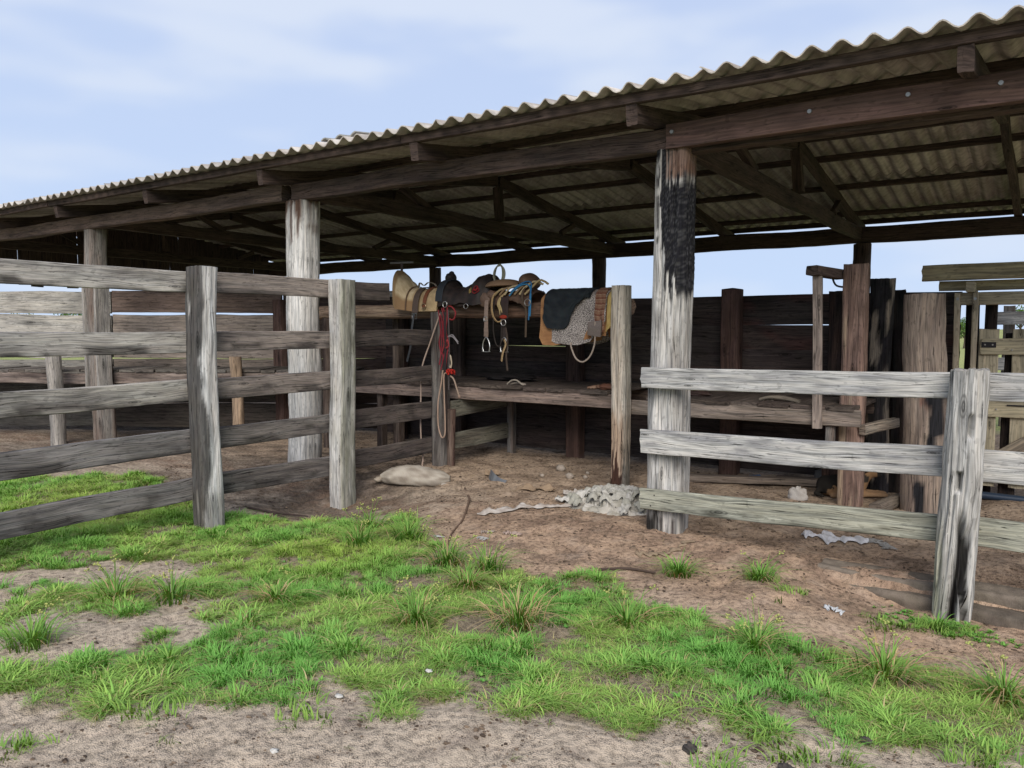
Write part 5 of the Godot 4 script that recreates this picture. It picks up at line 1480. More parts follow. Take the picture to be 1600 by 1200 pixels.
func drape(n: String, label: String, cat: String, x0: float, x1: float, hw: float, top: float, hem: Array, th: float, mat: Material, c1: Color, c2: Color) -> MeshInstance3D:
	var s := Soup.new()
	var off := rng.randf() * 90.0
	shell_into(s, func(u: float, v: float) -> Vector3:
		var t := 1.0 - 2.0 * v
		var b := curve(hem, u)
		var k := absf(t)
		# over the pole as a half round, then hanging straight with slight folds
		var y: float
		var z: float
		if k < 0.35:
			var an := k / 0.35 * PI * 0.5
			y = top - 0.11 * (1.0 - cos(an)); z = hw * sin(an) * 0.86
		else:
			var f := (k - 0.35) / 0.65
			y = lerpf(top - 0.11, b, f); z = hw * (0.86 + 0.14 * f) + 0.012 * f * sin(u * 11.0 + off)
		return Vector3(lerpf(x0, x1, u) + 0.008 * nf.get_noise_2d(off, v * 6.0), y + 0.004 * nf.get_noise_2d(u * 8.0 + off, v * 8.0), -1.42 + z * signf(t)),
		func(u: float, v: float) -> Color: return c1.lerp(c2, clampf(0.5 + nz.get_noise_2d(u * 3.0 + off, v * 9.0) * 1.2, 0, 1)), 34, 56, th)
	return single(n, s.done(), mat, Vector3.ZERO, label, cat)


# ---------------------------------------------------------------- things on the ground
func gy(x: float, z: float, lift := 0.0) -> Vector3:
	return Vector3(x, ground_y(x, z) + lift, z)


func rag_into(s: Soup, pts: Array, w: float, c1: Color, c2: Color, off: float, lift := 0.012) -> void:
	# a strip of cloth lying crumpled along pts (x, z)
	var line := []
	for q in pts: line.append(Vector3(q[0], 0, q[1]))
	var l := smooth_line(line, 60)
	shell_into(s, func(u: float, v: float) -> Vector3:
		var f := u * 60.0
		var k := mini(int(f), 59)
		var p := l[k].lerp(l[k + 1], f - k)
		var d := (l[k + 1] - l[k]).normalized()
		var sd := Vector3(d.z, 0, -d.x)
		var ww := w * (0.55 + 0.55 * nf.get_noise_2d(u * 6.0 + off, 2.0)) * minf(1.0, 8.0 * minf(u + 0.04, 1.04 - u))
		p += sd * (v - 0.5) * ww + sd * 0.03 * nf.get_noise_2d(u * 9.0 + off, 8.0)
		var h := (0.5 + 0.5 * nf.get_noise_2d(p.x * 9.0 + off, p.z * 9.0 - off)) * 0.045 + (0.5 + 0.5 * nf.get_noise_2d(p.x * 21.0 + off, p.z * 21.0)) * 0.030
		p.y = ground_y(p.x, p.z) + lift + h * (0.12 + 0.88 * sin(PI * clampf(v, 0.0, 1.0))) * minf(1.0, w * 5.0) * (1.0 if lift > 0.011 else 0.5)
		return p,
		func(u: float, v: float) -> Color: return c1.lerp(c2, clampf(0.5 + nz.get_noise_2d(u * 9.0 + off, v * 3.0), 0, 1)), 70, 14, 0.004)


func make_floor_things() -> void:
	# filled sack
	var s := Soup.new()
	shell_sack(s)
	var sk := single("filled_sack", s.done(), M.cloth, gy(-2.98, -0.40, 0.0), "dirty beige filled sack lying on the earth by the corral post", "sack")
	sk.rotation.y = 0.55
	# heap of rags by the big post
	s = Soup.new()
	var p := PackedVector3Array(); var uv := PackedVector2Array(); var cc := PackedColorArray()
	var rf := FastNoiseLite.new()
	rf.seed = 5; rf.noise_type = FastNoiseLite.TYPE_SIMPLEX_SMOOTH; rf.frequency = 1.0; rf.fractal_type = FastNoiseLite.FRACTAL_RIDGED; rf.fractal_octaves = 3
	var N := 110
	for i in N + 1:
		for j in N + 1:
			var u := 2.0 * i / N - 1.0
			var v := 2.0 * j / N - 1.0
			var r := sqrt(u * u + v * v) * (1.0 + 0.25 * nz.get_noise_2d(u * 2.0, v * 2.0 + 8.0))
			var x := -0.63 + 0.48 * u
			var z := -0.42 + 0.34 * v
			var dome := clampf(1.0 - r * r, 0.0, 1.0)
			var fold := rf.get_noise_2d(u * 2.3 + nz.get_noise_2d(v * 2.2, u * 2.2) * 1.3, v * 2.3 + nz.get_noise_2d(u * 2.2 + 9.0, v * 2.2) * 1.3)
			var y := ground_y(x, z) - 0.02 + pow(dome, 0.9) * (0.105 + 0.075 * fold) + dome * 0.02 * nf.get_noise_2d(u * 16.0, v * 16.0)
			if r > 1.0: y = ground_y(x, z) - 0.02
			p.append(Vector3(x + 0.03 * nf.get_noise_2d(u * 5.0, v * 5.0 + 30.0), y, z + 0.03 * nf.get_noise_2d(u * 5.0 + 9.0, v * 5.0)))
			uv.append(Vector2(x, z))
			cc.append(Color(0.58, 0.55, 0.50).lerp(Color(0.34, 0.32, 0.27), clampf(0.45 + nz.get_noise_2d(u * 3.0 + 3.0, v * 3.0) * 1.2, 0, 1)))
	s.grid(p, uv, cc, N + 1, N + 1, false, true)
	for k in 30:
		var an := rng.randf() * TAU
		var r0 := rng.randf_range(0.0, 1.05)
		var cx := -0.63 + 0.42 * r0 * cos(an)
		var cz := -0.42 + 0.28 * r0 * sin(an)
		var dir := rng.randf() * TAU
		var lw := rng.randf_range(0.18, 0.36)
		var ww := rng.randf_range(0.07, 0.14)
		var off := rng.randf() * 90.0
		var g1 := Color(0.62, 0.595, 0.55).lerp(Color(0.42, 0.41, 0.35), rng.randf())
		shell_into(s, func(u: float, v: float) -> Vector3:
			var a0 := (u - 0.5) * lw
			var b0 := (v - 0.5) * ww * (0.7 + 0.5 * nf.get_noise_2d(u * 4.0 + off, 1.0))
			var x := cx + a0 * cos(dir) - b0 * sin(dir)
			var z := cz + a0 * sin(dir) + b0 * cos(dir)
			var rr := Vector2((x + 0.63) / 0.48, (z + 0.42) / 0.34).length()
			var h := pow(clampf(1.0 - rr * rr, 0, 1), 0.9) * 0.125
			h += 0.030 * nf.get_noise_2d(x * 10.0 + off, z * 10.0) + 0.020 * absf(nf.get_noise_2d(x * 24.0, z * 24.0 + off))
			return Vector3(x, ground_y(x, z) + maxf(h, 0.0) + 0.014 + 0.02 * sin(PI * v), z),
			func(u: float, v: float) -> Color: return g1.lerp(g1 * 0.7, clampf(0.5 + nz.get_noise_2d(u * 6.0 + off, v * 4.0), 0, 1)), 26, 12, 0.006)
	single("rag_heap", s.done(), M.cloth, Vector3.ZERO, "crumpled heap of grey white rags at the foot of the charred post", "rags")
	s = Soup.new()
	rag_into(s, [[-1.53, 0.44], [-1.40, 0.27], [-1.25, 0.12], [-1.12, -0.02], [-0.98, -0.16], [-0.86, -0.28]], 0.13, Color(0.52, 0.48, 0.44), Color(0.34, 0.29, 0.25), 3.0)
	single("cloth_strip", s.done(), M.cloth, Vector3.ZERO, "long twisted strip of pale cloth trailing left from the rag heap", "cloth")
	s = Soup.new()
	rag_into(s, [[-1.30, -0.62], [-1.16, -0.66], [-1.02, -0.62], [-0.88, -0.55]], 0.16, Color(0.56, 0.52, 0.48), Color(0.40, 0.36, 0.32), 13.0, 0.02)
	single("cloth_rag", s.done(), M.cloth, Vector3.ZERO, "pale rag stretched behind the cloth strip, left of the rag heap", "cloth")
	s = Soup.new()
	rag_into(s, [[0.96, -0.42], [1.10, -0.46], [1.25, -0.50], [1.42, -0.54]], 0.34, Color(0.66, 0.66, 0.68), Color(0.50, 0.50, 0.52), 23.0, 0.01)
	single("white_sheeting", s.done(), M.plastic, Vector3.ZERO, "folded white plastic sheeting under the low fence rail", "plastic sheet")
	s = Soup.new()
	rag_into(s, [[1.42, -0.58], [1.50, -0.50], [1.57, -0.42], [1.60, -0.34]], 0.13, Color(0.40, 0.39, 0.37), Color(0.25, 0.24, 0.22), 33.0, 0.008)
	single("grey_rag", s.done(), M.cloth, Vector3.ZERO, "torn grey rag right of the white sheeting", "rag")
	s = Soup.new()
	lump_into(s, Vector3.ZERO, Vector3(0.085, 0.085, 0.055), 0.5, 1.5, Color(0.64, 0.61, 0.57), Color(0.46, 0.42, 0.38), 16, 22, 12.0, true)
	single("white_bag", s.done(), M.cloth, gy(0.60, -1.70, 0.03), "crumpled whitish paper bag on the earth floor behind the low rail", "bag")
	# small pale scraps near the grass edge
	var scr := [[-1.0, 0.80, 0.10, Color(0.52, 0.40, 0.34), "pinkish scrap of cloth on bare earth below the cloth strip"], [-1.2, 0.82, 0.07, Color(0.50, 0.42, 0.36), "small tan scrap beside the bent stick"], [-1.50, 1.05, 0.05, Color(0.60, 0.60, 0.58), "tiny white scrap left of the bent stick"], [1.45, 0.98, 0.07, Color(0.66, 0.68, 0.70), "crumpled clear plastic scrap on the sandy path"], [-1.32, 3.06, 0.06, Color(0.70, 0.72, 0.74), "white plastic scrap in the grass at left"], [-1.12, 0.98, 0.05, Color(0.52, 0.52, 0.50), "grey paper scrap at the edge of the tall grass"]]
	for q in scr:
		s = Soup.new()
		rag_into(s, [[q[0], q[1]], [q[0] + q[2] * 0.7, q[1] - q[2] * 0.3], [q[0] + q[2] * 1.5, q[1] - q[2] * 0.2]], q[2] * 1.2, q[3], (q[3] as Color) * 0.75, q[0] * 17.0, 0.006)
		single("litter_scrap", s.done(), M.cloth, Vector3.ZERO, q[4], "litter")
	var wh := [[0.20, 3.10, "small white petal like scrap in the grass near the middle foreground"], [-0.01, 3.46, "white chip on bare sand below the grass edge"], [0.16, 3.94, "white chip on the sand at the bottom edge"]]
	for q in wh:
		s = Soup.new()
		lump_into(s, Vector3.ZERO, Vector3(0.022, 0.005, 0.014), 1.3, 2.4, Color(0.66, 0.64, 0.60), Color(0.6, 0.58, 0.52), 6, 10, q[0])
		single("white_chip", s.done(), M.cloth, gy(q[0], q[1], 0.006 + (0.05 if q[1] < 3.2 else 0.0)), q[2], "litter")
	# grey blue plastic strip with cardboard
	s = Soup.new()
	shell_into(s, func(u: float, v: float) -> Vector3: return Vector3(0.36 * u, 0.085 * (1.0 - v) * (1.0 - 0.45 * u) + 0.02 * sin(u * 5.0) * (1.0 - v), 0.03 * v + 0.06 * sin(u * 3.0)), func(u: float, _v: float) -> Color: return Color(0.075, 0.085, 0.10).lerp(Color(0.16, 0.17, 0.18), clampf(0.5 + nz.get_noise_2d(u * 6.0, 1.0), 0, 1)), 16, 5, 0.006)
	var pl := single("plastic_strip", s.done(), M.plastic, gy(-2.40, -0.97, 0.0), "dark grey blue bent plastic strip on the earth floor", "plastic")
	pl.rotation.y = -0.45
	for q in [[-1.74, -0.66, 0.20, 0.3, "torn brown cardboard piece next to the plastic strip"], [-1.52, -0.68, 0.22, -0.35, "bent cardboard flap right of the torn cardboard"], [-2.46, -1.06, 0.15, 0.6, "thin cardboard sliver behind the plastic strip"]]:
		s = Soup.new()
		var w: float = q[2]
		shell_into(s, func(u: float, v: float) -> Vector3: return Vector3(w * (u - 0.5), 0.012 + 0.035 * absf(sin(u * 4.0 + w * 30.0)) * (0.4 + v), 0.13 * (0.5 - v) * (1.0 - 0.3 * u)), func(u: float, v: float) -> Color: return Color(0.42, 0.31, 0.21).lerp(Color(0.30, 0.215, 0.145), clampf(0.5 + nz.get_noise_2d(u * 5.0, v * 5.0 + w * 50.0), 0, 1)), 10, 4, 0.005)
		var cb := single("cardboard_piece", s.done(), M.cloth, gy(q[0], q[1], 0.0), q[4], "cardboard")
		cb.rotation.y = q[3]
	# stones
	var st := [[-2.0, -1.74, 0.055, "largest pale stone on the earth floor in front of the bench"], [-1.67, -1.38, 0.045, "flat pale stone nearer than the largest stone"], [-1.52, -1.45, 0.026, "small pale stone right of the flat stone"], [-1.98, -1.32, 0.025, "small grey stone left of the flat stone"], [-1.62, -1.68, 0.022, "tiny white stone behind the flat stone"]]
	for q in st:
		s = Soup.new()
		lump_into(s, Vector3.ZERO, Vector3(q[2], q[2] * 0.8, q[2] * 0.8), 0.5, 1.8, Color(0.46, 0.40, 0.34), Color(0.33, 0.28, 0.23), 9, 12, q[0] * 5.0)
		single("stone", s.done(), M.rope, gy(q[0], q[1], float(q[2]) * 0.45), q[3], "stone", "pale stones on the shed floor")
	for q in [[1.42, 2.99, 0.026, "black stone at the bottom right on the sand"], [1.75, 2.88, 0.024, "black lump right of the black stone at the bottom"], [1.78, 2.33, 0.018, "small dark dung lump at the lower grass edge"], [1.95, 2.47, 0.022, "dark dung lump under the grass at bottom right"]]:
		s = Soup.new()
		lump_into(s, Vector3.ZERO, Vector3(q[2], float(q[2]) * 0.7, float(q[2]) * 0.8), 0.9, 1.6, Color(0.05, 0.045, 0.045), Color(0.10, 0.085, 0.075), 9, 12, q[0] * 7.0)
		single("dark_lump", s.done(), M.rope, gy(q[0], q[1], float(q[2]) * 0.4), q[3], "stone")
	# bent stick, twigs, bark, boards
	var stick := Soup.new()
	tube_into(stick, smooth_line([gy(-1.98, -0.02, 0.02), gy(-1.86, 0.12, 0.03), gy(-1.68, 0.40, 0.02), gy(-1.56, 0.62, 0.012), gy(-1.40, 0.95, 0.01), gy(-1.22, 1.22, 0.004)], 40), 0.011, 8, Color(0.17, 0.115, 0.085), 0.6)
	single("bent_stick", stick.done(), M.rope, Vector3.ZERO, "bent brown stick standing up from the earth at the grass edge", "stick")
	stick = Soup.new()
	tube_into(stick, smooth_line([gy(-3.62, 1.22, 0.02), gy(-3.5, 1.12, 0.015), gy(-3.36, 1.0, 0.02), gy(-3.2, 0.86, 0.02)], 24), 0.011, 6, Color(0.06, 0.045, 0.04), 0.6)
	tube_into(stick, smooth_line([gy(-3.5, 1.12, 0.015), gy(-3.40, 1.13, 0.02), gy(-3.28, 1.05, 0.01)], 14), 0.008, 6, Color(0.06, 0.045, 0.04), 0.6)
	single("dark_twig", stick.done(), M.rope, Vector3.ZERO, "dark forked twig on the muddy earth between the corral posts", "twig")
	stick = Soup.new()
	tube_into(stick, smooth_line([gy(0.02, 1.16, 0.012), gy(0.2, 1.05, 0.016), gy(0.36, 0.95, 0.012)], 14), 0.010, 6, Color(0.085, 0.06, 0.05), 0.7)
	single("thin_twig", stick.done(), M.rope, Vector3.ZERO, "thin dark twig on the sand below the charred post", "twig")
	var bark := Soup.new()
	rag_into(bark, [[0.10, 0.72], [0.22, 0.62], [0.30, 0.44], [0.33, 0.24]], 0.09, Color(0.34, 0.26, 0.18), Color(0.23, 0.17, 0.115), 43.0, 0.008)
	single("bark_piece", bark.done(), M.rope, Vector3.ZERO, "curved strip of tan bark at the foot of the charred post", "bark")
	var b1 := timber(self, "floor_plank", gy(-0.62, -1.95, 0.045), gy(0.62, -2.42, 0.05), 0.14, 0.07, {"mat": "rough_wood", "c1": Color(0.27, 0.22, 0.18), "c2": Color(0.17, 0.135, 0.11), "wob": 0.01})
	tag(b1, "long weathered plank lying on the floor under the bench", "plank")
	b1 = timber(self, "floor_plank", gy(-0.95, -1.10, 0.035), gy(-0.15, -0.92, 0.03), 0.1, 0.06, {"mat": "rough_wood", "c1": Color(0.30, 0.27, 0.235), "c2": Color(0.19, 0.165, 0.14), "wob": 0.008})
	tag(b1, "short grey plank lying behind the rag heap", "plank")
	b1 = timber(self, "floor_plank", gy(0.15, -2.56, 0.02), gy(0.95, -2.54, 0.05), 0.12, 0.04, {"mat": "rough_wood", "c1": Color(0.20, 0.18, 0.16), "c2": OLD_BROWN, "wob": 0.008})
	tag(b1, "narrow dark plank against the foot of the dark wall", "plank")
	b1 = timber(self, "kerb_timber", gy(1.30, -1.50, 0.03), gy(1.42, -2.05, 0.04), 0.10, 0.09, {"mat": "rough_wood", "c1": Color(0.27, 0.225, 0.18), "c2": Color(0.19, 0.155, 0.125), "wob": 0.006})
	tag(b1, "half buried timber edging between brown post and wide slab post", "timber")
	var bb := Soup.new()
	lump_into(bb, Vector3.ZERO, Vector3(0.09, 0.035, 0.07), 0.7, 2.5, Color(0.03, 0.10, 0.24), Color(0.05, 0.14, 0.30), 10, 16, 3.0)
	single("blue_bag", bb.done(), M.plastic, gy(-0.02, -2.42, 0.02), "crumpled blue plastic bag under the bench by the wall", "bag")
	bb = Soup.new()
	lump_into(bb, Vector3.ZERO, Vector3(0.10, 0.09, 0.08), 0.35, 1.8, Color(0.26, 0.25, 0.235), Color(0.17, 0.16, 0.15), 10, 16, 6.0)
	single("grey_block", bb.done(), M.cement, gy(0.62, -2.62, 0.06), "grey lump of rubble at the foot of the dark wall", "rubble")
	# concrete step along the drip line
	var cs := thing("concrete_step", "low broken concrete edging step with earth on it near the split post", "step", Vector3(2.2, 0, 0.25))
	timber(cs, "slab", Vector3(1.26, -0.080, 0.19), Vector3(4.6, -0.07, 0.34), 0.24, 0.19, {"mat": "wood", "c1": Color(0.235, 0.195, 0.155), "c2": Color(0.15, 0.125, 0.10), "m": 4, "ns": 60, "wob": 0.014, "r": 0.025}).material_override = M.cement
	timber(cs, "toe", Vector3(1.42, -0.165, 0.36), Vector3(4.6, -0.165, 0.50), 0.14, 0.17, {"mat": "wood", "c1": Color(0.20, 0.165, 0.13), "c2": Color(0.12, 0.10, 0.08), "m": 3, "ns": 60, "wob": 0.016, "r": 0.03}).material_override = M.cement


func shell_sack(s: Soup) -> void:
	var p := PackedVector3Array(); var uv := PackedVector2Array(); var cc := PackedColorArray()
	var rows := 40
	var cols := 36
	for r in rows + 1:
		var t := float(r) / rows
		var e := pow(sin(PI * clampf(t, 0.012, 0.988)), 0.42)
		for k in cols + 1:
			var an := TAU * (k % cols) / cols
			var c := Vector2(cos(an), sin(an))
			var wr := 1.0 + 0.07 * nf.get_noise_3d(t * 7.0, c.x * 1.4, c.y * 1.4) + 0.025 * sin(an * 6.0 + t * 9.0) * smoothstep(0.3, 0.0, t)
			var y := c.y * 0.125 * e * wr
			var z := c.x * 0.17 * e * wr
			if t < 0.16: z *= lerpf(0.45, 1.0, t / 0.16)
			y = maxf(y, -0.06)
			p.append(Vector3(-0.37 + 0.74 * t, 0.055 + y + 0.01 * sin(t * 5.0), z))
			uv.append(Vector2(t, an / TAU))
			var st := clampf(0.45 + nz.get_noise_3d(t * 4.0, c.x * 1.5, c.y * 1.5 + 5.0) * 1.3, 0, 1)
			cc.append(Color(0.47, 0.425, 0.36).lerp(Color(0.27, 0.23, 0.185), st))
	s.grid(p, uv, cc, rows + 1, cols + 1, true, false)
	# gathered ear
	lump_into(s, Vector3(-0.385, 0.04, 0.03), Vector3(0.045, 0.028, 0.05), 0.5, 3.0, Color(0.44, 0.38, 0.31), Color(0.3, 0.25, 0.19), 8, 12, 4.0)
	lump_into(s, Vector3(0.33, 0.012, 0.13), Vector3(0.04, 0.016, 0.03), 0.4, 3.0, Color(0.5, 0.46, 0.40), Color(0.4, 0.35, 0.3), 8, 12, 9.0)


# ---------------------------------------------------------------- the dog
func capsule(p: Vector3, a: Vector3, b: Vector3, ra: float, rb: float) -> float:
	var ab := b - a
	var h := clampf((p - a).dot(ab) / ab.length_squared(), 0.0, 1.0)
	return p.distance_to(a + ab * h) - lerpf(ra, rb, h)


func field(bones: Array, p: Vector3) -> float:
	var d := 9.0
	for b in bones:
		var e := capsule(p, b[0], b[1], b[2], b[3])
		var k: float = b[4]
		var h := maxf(k - absf(d - e), 0.0) / k
		d = minf(d, e) - h * h * k * 0.25
	return d


func surface_net(bones: Array, lo: Vector3, hi: Vector3, cell: float, colf: Callable) -> ArrayMesh:
	var n := Vector3i(((hi - lo) / cell).ceil()) + Vector3i.ONE
	var v := PackedFloat32Array(); v.resize(n.x * n.y * n.z)
	for x in n.x:
		for y in n.y:
			for z in n.z:
				v[(x * n.y + y) * n.z + z] = field(bones, lo + Vector3(x, y, z) * cell)
	var id := PackedInt32Array(); id.resize(v.size()); id.fill(-1)
	var s := Soup.new()
	for x in n.x - 1:
		for y in n.y - 1:
			for z in n.z - 1:
				var sum := Vector3.ZERO
				var cnt := 0
				for e in 12:
					var ax := e / 4
					var u := e % 2
					var w := (e / 2) % 2
					var c0 := Vector3i.ZERO
					c0[(ax + 1) % 3] = u; c0[(ax + 2) % 3] = w
					var c1 := c0
					c1[ax] = 1
					var f0 := v[((x + c0.x) * n.y + y + c0.y) * n.z + z + c0.z]
					var f1 := v[((x + c1.x) * n.y + y + c1.y) * n.z + z + c1.z]
					if (f0 < 0.0) != (f1 < 0.0):
						sum += Vector3(c0).lerp(Vector3(c1), f0 / (f0 - f1)); cnt += 1
				if cnt:
					id[(x * n.y + y) * n.z + z] = s.v.size()
					var p := lo + (Vector3(x, y, z) + sum / cnt) * cell
					var q := cell * 0.5
					var g := Vector3(field(bones, p + Vector3(q, 0, 0)) - field(bones, p - Vector3(q, 0, 0)), field(bones, p + Vector3(0, q, 0)) - field(bones, p - Vector3(0, q, 0)), field(bones, p + Vector3(0, 0, q)) - field(bones, p - Vector3(0, 0, q)))
					s.v.append(p); s.n.append(g.normalized()); s.t.append(Vector2(p.x, p.y)); s.c.append(colf.call(p))
	for x in range(1, n.x - 1):
		for y in range(1, n.y - 1):
			for z in range(1, n.z - 1):
				var f0 := v[(x * n.y + y) * n.z + z]
				for ax in 3:
					var o := Vector3i.ZERO
					o[ax] = 1
					var f1 := v[((x + o.x) * n.y + y + o.y) * n.z + z + o.z]
					if (f0 < 0.0) == (f1 < 0.0): continue
					var b := Vector3i.ZERO
					var c := Vector3i.ZERO
					b[(ax + 1) % 3] = -1; c[(ax + 2) % 3] = -1
					var i0 := id[(x * n.y + y) * n.z + z]
					var i1 := id[((x + b.x) * n.y + y + b.y) * n.z + z + b.z]
					var i2 := id[((x + b.x + c.x) * n.y + y + b.y + c.y) * n.z + z + b.z + c.z]
					var i3 := id[((x + c.x) * n.y + y + c.y) * n.z + z + c.z]
					if i0 < 0 or i1 < 0 or i2 < 0 or i3 < 0: continue
					if f0 < 0.0: s.i.append_array(PackedInt32Array([i0, i2, i1, i0, i3, i2]))
					else: s.i.append_array(PackedInt32Array([i0, i1, i2, i0, i2, i3]))
	return s.done()


func make_dog() -> void:
	# lying down, forelegs stretched out, head up and looking over its shoulder; x is forward
	var bones := [
		[Vector3(0.03, 0.105, 0.0), Vector3(0.17, 0.110, 0.0), 0.092, 0.088, 0.05],
		[Vector3(0.17, 0.110, 0.0), Vector3(0.31, 0.120, 0.0), 0.088, 0.094, 0.05],
		[Vector3(0.31, 0.13, 0.0), Vector3(0.385, 0.20, 0.01), 0.075, 0.055, 0.05],
		[Vector3(0.385, 0.20, 0.01), Vector3(0.415, 0.235, 0.015), 0.052, 0.056, 0.03],
		[Vector3(0.425, 0.235, 0.02), Vector3(0.50, 0.208, 0.035), 0.042, 0.024, 0.025],
		[Vector3(0.395, 0.27, 0.05), Vector3(0.36, 0.245, 0.075), 0.016, 0.010, 0.02],
		[Vector3(0.395, 0.27, -0.02), Vector3(0.36, 0.245, -0.045), 0.016, 0.010, 0.02],
		[Vector3(0.32, 0.09, 0.06), Vector3(0.34, 0.035, 0.085), 0.045, 0.030, 0.03],
		[Vector3(0.34, 0.035, 0.085), Vector3(0.50, 0.026, 0.075), 0.028, 0.020, 0.02],
		[Vector3(0.50, 0.026, 0.075), Vector3(0.56, 0.022, 0.075), 0.022, 0.020, 0.015],
		[Vector3(0.32, 0.09, -0.06), Vector3(0.35, 0.035, -0.075), 0.045, 0.030, 0.03],
		[Vector3(0.35, 0.035, -0.075), Vector3(0.53, 0.026, -0.045), 0.028, 0.020, 0.02],
		[Vector3(0.53, 0.026, -0.045), Vector3(0.59, 0.022, -0.035), 0.022, 0.020, 0.015],
		[Vector3(0.04, 0.09, 0.07), Vector3(0.16, 0.075, 0.10), 0.070, 0.045, 0.04],
		[Vector3(0.16, 0.07, 0.10), Vector3(0.05, 0.030, 0.125), 0.038, 0.024, 0.02],
		[Vector3(0.05, 0.028, 0.125), Vector3(0.17, 0.022, 0.135), 0.022, 0.020, 0.015],
		[Vector3(0.04, 0.09, -0.07), Vector3(0.15, 0.06, -0.09), 0.066, 0.04, 0.04],
		[Vector3(-0.03, 0.08, 0.02), Vector3(-0.085, 0.035, 0.07), 0.026, 0.020, 0.03],
		[Vector3(-0.085, 0.035, 0.07), Vector3(-0.06, 0.025, 0.16), 0.020, 0.014, 0.02]]
	var tan := Color(0.34, 0.20, 0.105)
	var colf := func(p: Vector3) -> Color:
		var n := nz.get_noise_3dv(p * 9.0) * 0.03
		var c := tan.lerp(Color(0.44, 0.30, 0.18), clampf((0.06 - p.y) * 12.0, 0, 1))
		if p.x < 0.30 and p.y + n * 1.5 > 0.105 - 0.05 * p.x: c = Color(0.028, 0.024, 0.022)
		if p.x < -0.01 + n: c = Color(0.028, 0.024, 0.022)
		if p.x > 0.30 and p.x < 0.40 and p.y > 0.15 and p.y < 0.215 + n: c = Color(0.05, 0.04, 0.034)
		if p.x + n * 0.4 > 0.475 and p.y > 0.15: c = Color(0.035, 0.028, 0.026)
		if p.x < 0.385 and p.y > 0.235: c = Color(0.06, 0.04, 0.03)
		return c
	var d := thing("dog", "small tan and black dog lying behind the brown post", "dog", gy(0.74, -2.06, 0.0))
	d.rotation.y = 0.55
	part(d, "body", surface_net(bones, Vector3(-0.13, -0.004, -0.18), Vector3(0.63, 0.32, 0.20), 0.0115, colf), M.fur)
	var e := Soup.new()
	lump_into(e, Vector3(0.458, 0.247, 0.058), Vector3(0.009, 0.009, 0.007), 0, 1, Color(0.01, 0.008, 0.008), Color(0.01, 0.008, 0.008), 6, 8)
	lump_into(e, Vector3(0.462, 0.247, -0.006), Vector3(0.009, 0.009, 0.007), 0, 1, Color(0.01, 0.008, 0.008), Color(0.01, 0.008, 0.008), 6, 8)
	part(d, "eyes", e.done(), M.plastic)
	e = Soup.new()
	lump_into(e, Vector3(0.524, 0.212, 0.039), Vector3(0.010, 0.010, 0.012), 0.1, 1, Color(0.012, 0.011, 0.012), Color(0.012, 0.011, 0.012), 6, 8)
	part(d, "nose", e.done(), M.plastic)


# ---------------------------------------------------------------- what stands beyond
func make_beyond() -> void:
	var spots := [[-0.4, -90.0, 4.3, "small leafy tree far behind the cattle chute at the right edge"], [1.9, -110.0, 3.6, "rounded far tree just right of the leafy tree"], [-3.2, -64.0, 2.2, "low green bush seen between the chute guide bars"], [-6.0, -66.0, 2.0, "low green bush left of the bush between the guide bars"], [-69.6, -29.9, 3.6, "far tree whose top shows over the left plank wall"], [-93.0, -36.0, 3.6, "far tree left of the one over the plank wall"], [-9.0, -130.0, 3.4, "far tree hidden mostly by the wide slab post"]]
	for q in spots:
		var t := thing("leafy_tree" if q[2] > 3.0 else "green_bush", q[3], "tree" if q[2] > 3.0 else "bush", Vector3(q[0], 0, q[1]), "trees at the edge of the pasture")
		var h: float = q[2]
		var tr := Soup.new()
		tube_into(tr, smooth_line([Vector3(0, -0.1, 0), Vector3(0.05, h * 0.35, 0.02), Vector3(-0.06, h * 0.7, 0.0)], 10), h * 0.035, 7, Color(0.10, 0.08, 0.06), 0.4)
		for k in 4:
			var an := k * 1.7
			tube_into(tr, smooth_line([Vector3(0.03, h * 0.35, 0), Vector3(cos(an) * h * 0.14, h * 0.55, sin(an) * h * 0.14), Vector3(cos(an) * h * 0.28, h * 0.75, sin(an) * h * 0.28)], 8), h * 0.016, 5, Color(0.10, 0.08, 0.06), 0.4)
		part(t, "trunk", tr.done(), M.rope)
		var s := Soup.new()
		for k in 900:
			var d := Vector3(rng.randfn(), rng.randfn(), rng.randfn()).normalized()
			var c := Vector3(0, h * 0.62, 0) + Vector3(cos(k % 5 * 1.3), 0.4 * sin(k % 5 * 2.1), sin(k % 5 * 1.3)) * h * 0.2
			var p := c + d * h * 0.24 * pow(rng.randf(), 0.35)
			var a := Vector3(rng.randfn(), rng.randfn(), rng.randfn()).normalized() * h * 0.03
			var b := a.cross(Vector3(rng.randfn(), rng.randfn(), rng.randfn()).normalized()).normalized() * h * 0.016
			s.tri_list(PackedVector3Array([p - a, p + b, p + a, p - a, p + a, p - b]), Color(0.055, 0.115, 0.03).lerp(Color(0.12, 0.19, 0.045), rng.randf()))
		part(t, "crown", s.done(), M.leaf)


